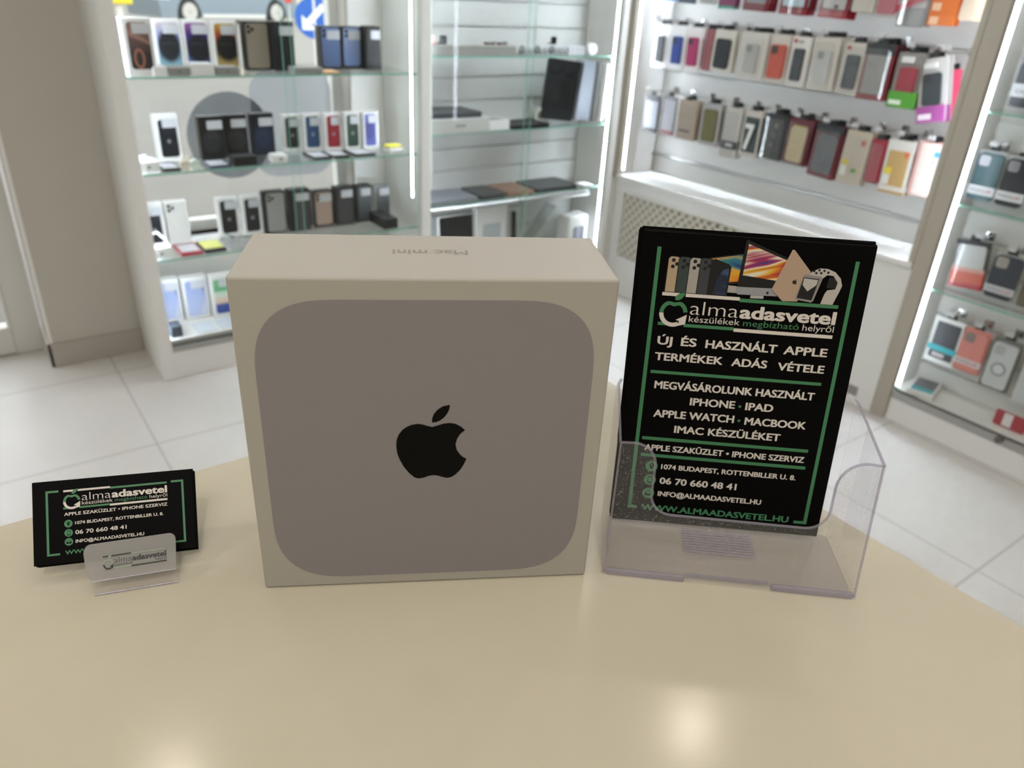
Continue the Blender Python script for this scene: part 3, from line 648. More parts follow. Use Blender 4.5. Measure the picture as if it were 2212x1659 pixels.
phone_box(0.788, 0.870, 2.975, z, 0.151, PAPER, 'black', 'white phone box with a black phone, left of the pair behind the price stand', G3, 0.030, 'emblem', (0.010, 0.014, 0.014, 0.012))
phone_box(0.876, 0.952, 2.960, z, 0.153, PAPER, 'black', 'white phone box with a black phone, right of the pair touching the silver phone box', G3, 0.030, 'emblem', (0.010, 0.012, 0.014, 0.012))
phone_box(0.957, 1.042, 2.945, z, 0.164, BLACK, 'silver', 'black phone box with a silver grey phone back, lower shelf', G3, 0.040, 'back', (0.010, 0.004, 0.006, 0.006), False)
phone_box(1.052, 1.138, 2.930, z, 0.166, BLACK, 'graphite', 'wide black phone box with a sticker between silver and rose ones, lower shelf', G3, 0.045, 'plain', (0.020, 0.006, 0.006, 0.008))
phone_box(1.160, 1.244, 2.955, z, 0.146, BLACK, 'rose', 'black phone box with a rose gold phone back, lower shelf', G3, 0.040, 'back', (0.010, 0.004, 0.006, 0.006))
phone_box(1.252, 1.332, 2.945, z, 0.156, BLACK, 'graphite', 'black phone box right of the rose gold one, lower shelf', G3, 0.040, 'plain', (0.010, 0.004, 0.006, 0.006))
phone_box(1.342, 1.412, 2.940, z, 0.156, BLACK, 'smoke', 'black phone box with a smoky grey phone behind the lying black box', G3, 0.040, 'plain', (0.010, 0.004, 0.006, 0.006))
phone_box(1.438, 1.512, 2.965, z, 0.142, GREYP, 'smoke', 'grey phone box, rightmost on the lower shelf by the side panel', G3, 0.035, 'plain', (0.008, 0.006, 0.006, 0.006))
z = DECK1 + 0.0006
G4 = 'phone boxes on the cabinet floor'
phone_box(0.522, 0.604, 2.955, z, 0.172, PAPER, 'periwinkle', 'white phone box with a periwinkle petal, nearest the left side panel on the bottom deck', G4, 0.045, 'swoosh', (0.008, 0.008, 0.014, 0.014))
phone_box(0.612, 0.704, 2.945, z, 0.170, PAPER, 'periwinkle', 'white phone box with a periwinkle petal, middle of the bottom deck trio', G4, 0.045, 'swoosh', (0.010, 0.010, 0.014, 0.014))
phone_box(0.712, 0.802, 2.925, z, 0.168, PAPER, 'multi', 'white phone box with a green, white and blue picture on the bottom deck', G4, 0.045, 'plain', (0.010, 0.010, 0.014, 0.014))
# small things lying in front of the boxes
def small(name, label, cat, x0, x1, y0, y1, z, h, m, bevel=0.004, group=None, extra=None, rz=0.0):
    t = thing(name, label, cat, ((x0 + x1) / 2, (y0 + y1) / 2, z), (0, 0, rz), group)
    w2, d2 = (x1 - x0) / 2, (y1 - y0) / 2
    MB().box(-w2, w2, -d2, d2, 0, h, bevel).build('body', m, t)
    if extra: extra(t, w2, d2, h)
    return t
SOCK = mat('plug_grey', '#77777a', 0.4)
def port(t, w2, d2, h): MB().prism(rr(0.010, 0.008, 0.002, 0, h * 0.5), -d2 - 0.0006, -d2 + 0.0002).build('socket', SOCK, t)
def topcard(col):
    def f(t, w2, d2, h): MB().box(-w2 * 0.8, w2 * 0.8, -d2 * 0.7, d2 * 0.7, h, h + 0.0008).build('price_tag', col, t)
    return f
GA = 'small boxes along the front of the top shelf'
z = SH1[0] + 0.0006
small('charger_box', 'small white box at the foot of the bronze petal phone box', 'box', 0.596, 0.640, 2.797, 2.86, z, 0.030, PAPER, 0.003, GA)
small('charger_box', 'low grey box with a dot under the dark pale violet orb phone box', 'box', 0.645, 0.712, 2.80, 2.87, z, 0.026, GREYP, 0.002, GA, port)
small('charger_box', 'white charger box leaning low under the purple orb phone box', 'box', 0.716, 0.790, 2.80, 2.88, z, 0.036, PAPER, 0.002, GA, topcard(STICK))
small('charger_box', 'low grey box with a dot under the orange orb phone box', 'box', 0.796, 0.872, 2.80, 2.87, z, 0.026, GREYP, 0.002, GA, port)
small('charger_box', 'flat grey box in the gap before the blue phone boxes, top shelf', 'box', 1.068, 1.172, 2.80, 2.87, z, 0.022, GREYP, 0.002, GA)
small('price_card', 'peach price card lying before the steel blue phone box', 'card', 1.178, 1.235, 2.80, 2.87, z, 0.008, mat('peach_card', '#e0b88a', 0.5), 0.001)
z = SH1[1] + 0.0006
t = small('power_adapter', 'white square power adapter at the front left of the middle shelf', 'adapter', 0.503, 0.573, 2.798, 2.86, z, 0.042, PAPER, 0.006, None, port)
MB().tube([(-0.030, -0.02, 0.052), (-0.004, -0.02, 0.056), (0.020, -0.01, 0.048), (0.030, 0.02, 0.042)], 0.004, 8).build('cable', PAPER, t)
small('phone', 'dark phone lying flat before the lone white phone box', 'phone', 0.580, 0.640, 2.80, 2.93, z, 0.009, BLACK, 0.003, None, topcard(STICK))
for i, (x, nm) in enumerate(((0.655, 'cream'), (0.690, 'pale green'))):
    t = thing('earbud_case', f'small {nm} earbud case standing on the middle shelf edge', 'case', (x, 2.815, z), (0, 0, 0), 'earbud cases on the middle shelf')
    MB().prism(rr(0.030, 0.034, 0.012, 0, 0.017, 5), -0.010, 0.010).build('case_body', mat('case_' + nm.replace(' ', '_'), '#efe6d8' if i == 0 else '#dfeee4', 0.25), t)
    MB().prism(rr(0.0305, 0.0015, 0.0004, 0, 0.022, 2), -0.0104, 0.0104).build('lid_seam', GREYP, t)
small('tablet', 'dark blue tablet lying flat before the left black ring phone box', 'tablet', 0.735, 0.812, 2.80, 2.92, z, 0.007, mat('tablet_blue', '#2b3a52', 0.2), 0.002, None, topcard(STICK))
small('accessory_box', 'small black box lying before the centre black ring phone box', 'box', 0.820, 0.902, 2.80, 2.86, z, 0.034, BLACK, 0.002)
small('power_adapter', 'crumpled white adapter between the navy ring and black phone boxes', 'adapter', 0.960, 1.018, 2.80, 2.86, z, 0.030, PAPER, 0.008, None, port)
for i, (x0, x1, nm) in enumerate(((1.118, 1.190, 'denim blue'), (1.196, 1.262, 'red'), (1.285, 1.372, 'dark green'))):
    small('phone', f'dark phone lying flat before the {nm} phone box', 'phone', x0, x1, 2.80, 2.925, z, 0.009, BLACK, 0.003, None, topcard(STICK))
t = small('sticky_note_pad', 'white round dish with a yellow note pad by the right side panel', 'dish', 1.43, 1.50, 2.80, 2.87, z, 0.022, PAPER, 0.009)
MB().box(-0.03, 0.03, -0.02, 0.032, 0.0222, 0.030, 0.001).build('note_pad', mat('note_yellow', '#dcd44a', 0.6), t)
z = SH1[2] + 0.0006
t = small('power_adapter', 'white power adapter with cable at the front left of the lower shelf', 'adapter', 0.494, 0.572, 2.798, 2.86, z, 0.046, PAPER, 0.006, None, port)
MB().tube([(-0.030, 0.02, 0.050), (-0.02, 0.02, 0.082), (0.006, 0.02, 0.086), (0.034, 0.01, 0.048), (0.036, 0.0, 0.03)], 0.004, 8).build('cable', PAPER, t)
small('phone_case', 'red phone case lying flat before the pearl white phone box', 'case', 0.598, 0.675, 2.80, 2.93, z, 0.012, mat('case_red', '#9c2a38', 0.4), 0.004, None, topcard(STICK))
t = small('phone_case', 'black phone case lying flat under a yellow price note', 'case', 0.680, 0.758, 2.80, 2.93, z, 0.012, BLACK, 0.004)
MB().box(-0.034, 0.034, -0.045, 0.05, 0.0122, 0.014).build('price_note', mat('note_pale_yellow', '#dfe07a', 0.6), t)
t = thing('price_stand', 'clear acrylic price stand on the lower shelf behind the yellow note', 'stand', (0.815, 2.84, z))
MB().prism([(-0.04, 0.0), (0.06, 0.0), (0.045, 0.004), (-0.036, 0.045), (-0.04, 0.045)], -0.04, 0.05).build('wedge', clear('price_wedge', (0.86, 0.9, 0.92), 1.0, haze=0.12), t)
MB().box(-0.03, 0.03, -0.041, -0.0402, 0.004, 0.03).build('price_label', STICK, t)
small('accessory_box', 'shiny black box lying flat at the right end of the lower shelf', 'box', 1.398, 1.462, 2.80, 2.945, z, 0.042, mat('gloss_black', '#1a1b1f', 0.2), 0.002)
z = DECK1 + 0.0006
small('price_tile', 'pale price tile lying before the left periwinkle phone box', 'price tile', 0.615, 0.690, 2.80, 2.90, z, 0.004, mat('pale_tile', '#d5dce2', 0.3), 0.001, 'price tiles on the bottom deck')
small('price_tile', 'pale price tile lying before the multicoloured phone box', 'price tile', 0.700, 0.775, 2.80, 2.90, z, 0.004, mat('pale_tile', '#d5dce2', 0.3), 0.001, 'price tiles on the bottom deck')
small('accessory_box', 'dark box in the left corner of the bottom deck', 'box', 0.52, 0.56, 2.80, 2.86, z, 0.045, mat('slate_box', '#3f4650', 0.4), 0.002)

# ------------------------------------------------------------------ laptops, watches and boxes in the corner cabinet
def laptop_up(x, y, z, w, h, th, yaw, m, label):
    t = thing('laptop', label, 'laptop', (x, y, z), (0, R(6), yaw) if yaw > R(-30) else (R(-6), 0, yaw), 'laptops standing on edge in the corner cabinet')
    MB().prism(rr(w, h, 0.012, 0, h / 2), 0, th * 0.55).build('base', m, t)
    MB().prism(rr(w, h, 0.012, 0, h / 2), -th * 0.45, -0.0006).build('lid', m, t)
    return t
Z2 = SH2[1] + 0.0006
DKM = mat('laptop_black', '#17181b', 0.35, 0.3); SLV = mat('laptop_silver', '#a9adb8', 0.3, 0.7); GRY = mat('laptop_grey', '#8d8a88', 0.35, 0.6); SPG = mat('laptop_space_grey', '#55565a', 0.35, 0.6)
laptop_up(2.343, 2.90, Z2 + 0.012, 0.165, 0.260, 0.020, R(-8), DKM, 'black laptop standing on edge, front of the row in the corner cabinet')
laptop_up(2.460, 2.866, Z2 + 0.010, 0.10, 0.262, 0.016, R(-62), SLV, 'silver blue laptop standing on edge behind the black laptop')
laptop_up(2.489, 2.850, Z2 + 0.010, 0.10, 0.258, 0.016, R(-62), GRY, 'warm grey laptop standing on edge, second behind the black laptop')
laptop_up(2.518, 2.837, Z2 + 0.010, 0.09, 0.255, 0.014, R(-62), PAPER, 'white laptop standing on edge, last of the row by the light strip')
def laptop_flat(x0, x1, y0, y1, z, th, m, label, group=None, rz=0.0):
    t = thing('laptop', label, 'laptop', ((x0 + x1) / 2, (y0 + y1) / 2, z), (0, 0, rz), group)
    w, dd = x1 - x0, y1 - y0
    MB().prism(rr(w, dd, 0.012), 0, th * 0.55, 'z').build('base', m, t)
    MB().prism(rr(w, dd, 0.012), th * 0.6, th, 'z').build('lid', m, t)
    return t
t = thing('laptop_carton', 'white laptop carton lying flat at the left of the middle shelf', 'box', (1.745, 2.89, Z2))
MB().box(-0.155, 0.155, -0.10, 0.10, 0, 0.058, 0.002).build('carton', mat('carton_grey_white', '#c9c9c5', 0.5), t)
MB().prism(rr(0.05, 0.012, 0.002, 0.01, 0.03), -0.1007, -0.0998).build('printed_label', mat('faint_print', '#9a9a98', 0.6), t)
laptop_flat(1.60, 1.87, 2.80, 2.98, Z2 + 0.059, 0.020, SPG, 'space grey laptop lying on the white laptop carton')
small('accessory_box', 'small white box lying right of the laptop carton', 'box', 1.905, 2.01, 2.80, 2.9, Z2, 0.040, PAPER, 0.002, None, topcard(GREYP))
laptop_flat(2.02, 2.235, 2.80, 2.95, Z2, 0.016, DKM, 'black laptop lying flat before the tape roll')
t = thing('cable_roll', 'pale roll of cable on the middle shelf beside the black laptops', 'roll', (2.262, 2.93, Z2))
MB().cyl((0, -0.02, 0.034), (0, 0.03, 0.034), 0.034, 24).build('roll', mat('roll_pale', '#b9b6ae', 0.5), t)
MB().cyl((0, -0.021, 0.034), (0, -0.0198, 0.034), 0.018, 20).build('core', mat('roll_core', '#5d5a56', 0.6), t)
# top shelf: long carton, watches, clips
Z2 = SH2[0] + 0.0006
t = thing('long_carton', 'long grey carton on the top shelf of the corner cabinet', 'box', (1.83, 2.86, Z2)); MB().box(-0.21, 0.205, -0.05, 0.06, 0, 0.038, 0.002).build('carton', mat('carton_grey', '#9c9a95', 0.5), t)
def watch(x, y, z, m, label, rz=0.0):
    t = thing('smartwatch', label, 'watch', (x, y, z), (0, 0, rz), 'smartwatches on the top shelf of the corner cabinet')
    MB().prism(rr(0.026, 0.032, 0.007, 0, 0.016, 5), -0.005, 0.005).build('watch_case', m, t)
    MB().prism(rr(0.021, 0.026, 0.005, 0, 0.016, 5), -0.0058, -0.0049).build('watch_screen', mat('watch_glass', '#0d0e10', 0.1), t)
    MB().box(-0.009, 0.009, 0.004, 0.035, 0.0, 0.004, 0.001).build('strap', m, t)
watch(1.665, 2.86, Z2 + 0.0385, mat('watch_pink', '#d9b0a4', 0.4), 'pink smartwatch standing on the long grey carton', R(60))
watch(1.710, 2.86, Z2 + 0.0385, mat('watch_black', '#1b1b1d', 0.4), 'black smartwatch standing on the long grey carton beside the pink one')
watch(2.285, 2.88, Z2 + 0.040, mat('watch_black', '#1b1b1d', 0.4), 'black smartwatch raised on the watch tray near the middle of the top shelf')
BRN = mat('strap_brown', '#5b4a42', 0.6)
for i, (x, nm) in enumerate(((1.935, 'left'), (1.995, 'right'))):
    t = thing('watch_strap', f'folded brown watch strap, {nm} of two lying on the long grey carton', 'strap', (x, 2.86, Z2 + 0.0383), (0, 0, R(10 * i)), 'brown straps on the carton')
    MB().box(-0.026, 0.024, -0.011, 0.011, 0, 0.009, 0.003).build('band', BRN, t); MB().box(0.018, 0.026, -0.012, 0.012, 0.002, 0.012, 0.001).build('buckle', STEEL, t)
t = thing('watch_tray', 'low clear tray of watches on the top shelf of the corner cabinet', 'tray', (2.155, 2.86, Z2)); MB().box(-0.095, 0.165, -0.05, 0.05, 0, 0.006, 0.002).build('tray', clear('tray_clear', (0.85, 0.87, 0.87), 1.0, haze=0.2), t)
for i in range(9):
    x = 2.085 + 0.027 * i
    t = thing('watch_ring_stand', 'small silver ring stand in the row on the watch tray', 'stand', (x, 2.84, Z2 + 0.0062), (0, 0, R(20)), 'ring stands on the watch tray')
    MB().tube([(0.013 * math.cos(a), 0, 0.015 + 0.014 * math.sin(a)) for a in [2 * PI * j / 14 for j in range(14)]], 0.0035, 8, closed=True).build('ring', mat('ring_silver' if i % 3 else 'ring_dark', '#b9babd' if i % 3 else '#35363a', 0.3, 0.5), t)
    MB().box(-0.007, 0.007, -0.008, 0.008, 0, 0.002).build('foot', GREYP, t)
for i in range(4):
    x = 2.345 + 0.024 * i
    t = thing('earphone_case', 'small white earphone case in the row right of the watch tray', 'case', (x, 2.84, Z2), (0, 0, 0), 'earphone cases right of the watch tray')
    MB().prism(rr(0.020, 0.036, 0.008, 0, 0.018, 4), -0.010, 0.010).build('case_body', mat('case_white', '#d4d5d8', 0.25), t)
    MB().prism(rr(0.0204, 0.0012, 0.0004, 0, 0.024, 2), -0.0104, 0.0104).build('lid_seam', GREYP, t)
t = thing('earphone_case', 'larger white round case at the right end of the top shelf', 'case', (2.468, 2.835, Z2)); MB().prism(disc(0, 0.024, 0.024, 28), -0.012, 0.012).build('case_body', PAPER, t); MB().prism(rr(0.046, 0.0012, 0.0004, 0, 0.028, 2), -0.0124, 0.0124).build('lid_seam', GREYP, t)
# lower shelf: laptops lying flat
Z2 = SH2[2] + 0.0006
GL = 'laptops lying on the lower shelf of the corner cabinet'
laptop_flat(1.60, 1.86, 2.80, 2.98, Z2, 0.016, SLV, 'silver laptop lying flat, leftmost on the lower shelf of the corner cabinet', GL)
laptop_flat(1.875, 2.01, 2.80, 2.98, Z2, 0.016, SPG, 'dark grey tablet-sized laptop lying between the silver and copper ones', GL)
laptop_flat(2.02, 2.17, 2.80, 2.98, Z2, 0.016, mat('laptop_copper', '#a5836f', 0.4, 0.4), 'copper brown laptop lying flat in the middle of the lower shelf', GL)
laptop_flat(2.185, 2.43, 2.80, 2.98, Z2, 0.018, SPG, 'space grey laptop lying flat, rightmost on the lower shelf of the corner cabinet', GL)
small('price_tag', 'small white price tag at the right end of the lower laptop shelf', 'tag', 2.47, 2.53, 2.80, 2.87, Z2, 0.010, PAPER, 0.002)
# floor of the corner cabinet: tablets leaning and a big box
def leaning(x0, x1, y, z, h, m, label, lean=R(-10), frame=None, name='tablet'):
    t = thing(name, label, name.replace('_', ' '), ((x0 + x1) / 2, y, z), (lean, 0, 0)); wd = x1 - x0
    MB().prism(rr(wd, h, 0.010, 0, h / 2, 4), 0, 0.008).build('back', frame or m, t)
    MB().prism(rr(wd - 0.008, h - 0.012, 0.006, 0, h / 2, 4), -0.0008, 0.0002).build('screen', m, t)
    return t
leaning(1.705, 1.890, 2.86, DECK1 + 0.0012, 0.298, mat('screen_black', '#17171a', 0.15), 'black tablet leaning at the left on the floor of the corner cabinet', R(-5), PAPER)
t = thing('tablet_carton', 'tall white carton standing beside the leaning black tablet', 'box', (1.985, 2.87, DECK1 + 0.0006)); MB().box(-0.085, 0.085, 0, 0.05, 0, 0.318, 0.002).build('carton', PAPER, t); MB().prism(rr(0.10, 0.18, 0.008, 0, 0.15), -0.0008, 0.0003).build('printed_picture', mat('pale_print', '#b9bfc4', 0.4), t)
leaning(2.082, 2.106, 2.83, DECK1 + 0.001, 0.29, mat('screen_black', '#17171a', 0.15), 'narrow black slate standing edge on beside the white carton', R(-4))
t = thing('acrylic_stand', 'clear acrylic stand sloping on the floor of the corner cabinet', 'stand', (2.27, 2.945, DECK1 + 0.0006)); MB().prism([(-0.11, 0.0), (0.12, 0.27), (0.126, 0.265), (-0.10, 0.0)], -0.035, 0.04).build('slope', clear('stand_clear', (0.85, 0.88, 0.87), 1.0, haze=0.15), t); MB().box(-0.11, 0.12, -0.035, 0.04, 0, 0.004).build('foot_plate', clear('stand_clear', (0.85, 0.88, 0.87), 1.0, haze=0.15), t)
t = thing('speaker_box', 'white box with a grey cylinder speaker picture, right floor of the corner cabinet', 'box', (2.468, 2.815, DECK1 + 0.0006)); MB().box(-0.065, 0.065, 0, 0.09, 0, 0.235, 0.014, seg=3).build('carton', PAPER, t); MB().prism(rr(0.07, 0.14, 0.012, 0.004, 0.11), -0.0008, 0.0003).build('speaker_picture', ramp_mat('pic_speaker', [(0.0, '#6c6d78'), (0.5, '#b3b3c2'), (1.0, '#4c4e5a')], axis='X'), t)

# ------------------------------------------------------------------ phone case packages
def package(loc, w, h, spec, label, group, rot=R(-90), tilt=0.0):
    """carded phone case hanging from a hook; built facing -y, origin at its lower middle"""
    g = lambda k, dflt=None: spec.get(k, dflt)
    t = thing('case_package', label, 'phone case', loc, (0, tilt, rot), group)
    card = mat('pk_' + g('card', '#dcd9d2').lstrip('#'), g('card', '#dcd9d2'), 0.5)
    MB().prism(rr(w, h, 0.006, 0, h / 2), 0, 0.005).build('backing_card', card, t)
    if g('tab', True):
        c = mat('pk_' + g('tabcol', g('card', '#dcd9d2')).lstrip('#'), g('tabcol', g('card', '#dcd9d2')), 0.5)
        hole = [(-0.018, h - 0.004), (0.018, h - 0.004), (0.014, h + 0.018), (-0.014, h + 0.018)]
        MB().prism(hole, 0.001, 0.003).prism(rr(0.012, 0.005, 0.002, 0, h + 0.009), 0.0005, 0.0035, m=BLACK).build('hang_tab', c, t)
    if g('case'):
        cw, ch, dz = w * g('cw', 0.62), h * g('ch', 0.66), h * g('dz', 0.44)
        cm = mat('pc_' + g('case').lstrip('#'), g('case'), 0.35)
        cs = MB().prism(rr(cw, ch, cw * 0.16, 0, dz), -0.009, 0.0005).build('phone_case', cm, t)
        if g('cam', True):
            MB().prism(rr(cw * 0.42, cw * 0.42, cw * 0.1, -cw * 0.20 if g('cam') != 'right' else cw * 0.2, dz + ch * 0.34), -0.0098, -0.0086).build('camera_cutout', mat('cut_' + g('camcol', '#2a2a2c').lstrip('#'), g('camcol', '#2a2a2c'), 0.4), cs)
    if g('window'):
        a, b, col = g('window')
        MB().prism(rr(w * 0.78, h * (b - a), 0.004, 0, h * (a + b) / 2), -0.0012, 0.0002).build('printed_insert', mat('pi_' + col.lstrip('#'), col, 0.4), t)
    for a, b, col in g('bands', []):
        bo = MB().prism([(-w / 2 + 0.001, h * a), (w / 2 - 0.001, h * a), (w / 2 - 0.001, h * b), (-w / 2 + 0.001, h * b)], -0.0105 if g('case') else -0.0018, 0.0005)
        bo.build('colour_band', mat('pb_' + col.lstrip('#'), col, 0.45), t)
    for a, b, c, dd, col in g('marks', []):
        MB().prism([(w * a, h * c), (w * b, h * c), (w * b, h * dd), (w * a, h * dd)], -0.0116 if (g('bands') and g('case')) else -0.0020, -0.0001).build('printed_mark', mat('pm_' + col.lstrip('#'), col, 0.5), t)
    for tx, a, b, zz, cap, col, bold in g('text', []):
        MB().text(tx, w * a, w * b, h * zz, h * cap, -0.0121, None, bold).build('lettering', mat('pm_' + col.lstrip('#'), col, 0.5), t)
    if g('blister'):
        MB().prism(rr(w * 0.86, h * 0.9, 0.012, 0, h * 0.47), -0.0165, -0.0123).build('blister', BLISTER, t)
    return t
def hook(x_tip, y, z, x_back, label, group='chrome hooks'):
    t = thing('display_hook', label, 'hook', (x_back, y, z), (0, 0, R(-90)), group)
    L = x_back - x_tip
    MB().tube([(0, 0, 0), (0, -L + 0.01, 0), (0, -L, 0.008)], 0.0024, 8).build('rod', CHROME, t)
    MB().box(-0.014, 0.014, -0.004, 0.0, -0.012, 0.014, 0.001).build('back_plate', CHROME, t)
    MB().box(-0.013, 0.013, -L - 0.0015, -L + 0.001, 0.006, 0.020, 0.001).build('price_holder', mat('price_plastic', '#c8c9cb', 0.3), t)
    return t
RED, CRM = '#b02a30', '#d6d0c4'
row_mid = [  # y, width, z0, z1, nbehind, what, spec
    (2.633, 0.098, 1.073, 1.250, 1, 'white card case package with a charcoal phone case, first of the upper full row', dict(card='#ebebea', case='#4a4b4e', cw=0.42, ch=0.60, cam=False, marks=[(-0.38, -0.18, 0.86, 0.93, '#c9686a')])),
    (2.532, 0.088, 1.076, 1.252, 1, 'white card case package with a royal blue phone case', dict(card='#e6e5e3', case='#2b3f86', cw=0.62, ch=0.62)),
    (2.440, 0.084, 1.080, 1.250, 1, 'white card case package with a magenta phone case', dict(card='#e6e2e0', case='#a2315f', cw=0.66, ch=0.66)),
    (2.362, 0.040, 1.088, 1.248, 3, 'narrow dusty red case package seen almost edge on in the upper full row', dict(card='#8f5356')),
    (2.281, 0.110, 1.090, 1.250, 1, 'beige card case package with a black phone case and camera bump', dict(card=CRM, case='#1d1f21', cw=0.68, ch=0.70, cam=False)),
    (2.130, 0.132, 1.080, 1.252, 3, 'wide cream card case package with a clear case, left of the orange one', dict(card='#dad6cd', case='#b9b7b2', cw=0.46, ch=0.62, blister=True, camcol='#8d8b87')),
    (2.006, 0.088, 1.080, 1.252, 2, 'cream card case package with an orange red phone case', dict(card='#d8d0c6', case='#b8482e', cw=0.80, ch=0.70, camcol='#3a2420')),
    (1.912, 0.084, 1.076, 1.251, 1, 'white card case package with a red mark and black phone case', dict(card='#e4e0da', case='#2e3034', cw=0.52, ch=0.64, cam=False, marks=[(-0.40, -0.24, 0.87, 0.94, RED), (-0.15, 0.1, 0.88, 0.91, '#77736e')])),
    (1.800, 0.104, 1.076, 1.256, 3, 'cream card case package with a frosted clear case, right of the red mark black one', dict(card='#d6d0c5', case='#c5c4c1', cw=0.56, ch=0.66, blister=True, camcol='#9a9894')),
    (1.684, 0.088, 1.075, 1.247, 1, 'cream card case package with a dark navy case and red dot', dict(card='#d3cdc3', case='#23272e', cw=0.58, ch=0.66, cam=False, blister=True, marks=[(-0.40, -0.22, 0.86, 0.93, RED)])),
    (1.590, 0.112, 1.070, 1.250, 3, 'dark red package with a grey window and black frame', dict(card='#7c1a26', tabcol='#1d1d20', window=(0.10, 0.80, '#8f8c88'), bands=[(0.80, 1.0, '#232326'), (0.0, 0.05, '#8c1f2a')], blister=True)),
    (1.470, 0.098, 1.058, 1.232, 2, 'green bottom case package holding a red phone case', dict(card='#8a857f', case='#8f2430', cw=0.62, ch=0.48, dz=0.50, cam=False, bands=[(0.0, 0.30, '#4f9a2a')], marks=[(-0.42, 0.02, 0.06, 0.14, '#e8f0e0'), (-0.30, 0.1, 0.82, 0.93, '#e2e1de')])),
    (1.352, 0.092, 1.028, 1.228, 1, 'purple bottom case package holding a dark grey phone case, last of the upper full row', dict(card='#c9c6c2', case='#33373b', cw=0.66, ch=0.50, dz=0.52, bands=[(0.0, 0.26, '#a34f93')], marks=[(-0.42, 0.05, 0.05, 0.14, '#f0e2ee'), (-0.28, 0.16, 0.85, 0.93, '#e8e7e4')])),
]
row_top = [
    (2.611, 0.070, 1.345, 1.487, 0, 'light blue package at the left end of the topmost row', dict(card='#5b8fd6')),
    (2.517, 0.100, 1.337, 1.487, 0, 'olive and dark package second in the topmost row', dict(card='#5a5a4c', bands=[(0.0, 0.2, '#3e4650')])),
    (2.400, 0.090, 1.340, 1.490, 0, 'grey clear package third in the topmost row', dict(card='#a5a29b', blister=True)),
    (2.300, 0.084, 1.326, 1.495, 1, 'mauve package with a teal bottom in the topmost row', dict(card='#7d3f5c', bands=[(0.0, 0.06, '#4f9a86')])),
    (2.156, 0.120, 1.325, 1.497, 2, 'dark red package with a grey window, left of three in the topmost row', dict(card='#7a1a24', window=(0.16, 0.85, '#85848a'), bands=[(0.0, 0.10, '#6d1620')], blister=True)),
    (1.984, 0.120, 1.321, 1.498, 2, 'dark red package with a pale blue window, middle of three in the topmost row', dict(card='#76131d', window=(0.16, 0.85, '#b9ccd4'), bands=[(0.0, 0.10, '#8a1c26')], blister=True)),
    (1.812, 0.116, 1.319, 1.499, 2, 'dark red package with a silver window, right of three in the topmost row', dict(card='#7c1822', window=(0.16, 0.85, '#b7b5b0'), bands=[(0.0, 0.12, '#a02530')], marks=[(0.02, 0.16, 0.17, 0.24, '#3a3836')], blister=True)),
    (1.697, 0.084, 1.343, 1.500, 1, 'clear package with cream card in the topmost row', dict(card='#cfc8bb', blister=True)),
    (1.604, 0.078, 1.333, 1.500, 1, 'pink phone case in a clear package in the topmost row', dict(card='#c9c3bf', case='#b9505e', cw=0.86, ch=0.90, dz=0.50, cam=False, blister=True)),
    (1.513, 0.104, 1.308, 1.501, 1, 'grey package crossed by a slanting red band in the topmost row', dict(card='#8b8987', window=(0.30, 0.9, '#c3c0bd'), slant=True, blister=True)),
    (1.413, 0.088, 1.317, 1.501, 1, 'orange package with pale lettering in the topmost row', dict(card='#d9722f', bands=[(0.0, 0.16, '#df7a38')], marks=[(-0.42, -0.10, 0.02, 0.14, '#eec6a4'), (-0.42, -0.12, 0.24, 0.36, '#eec6a4')])),
    (1.325, 0.074, 1.337, 1.501, 1, 'skin coloured card in a clear sleeve, right end of the topmost row', dict(card='#e2c9ae', blister=True)),
]
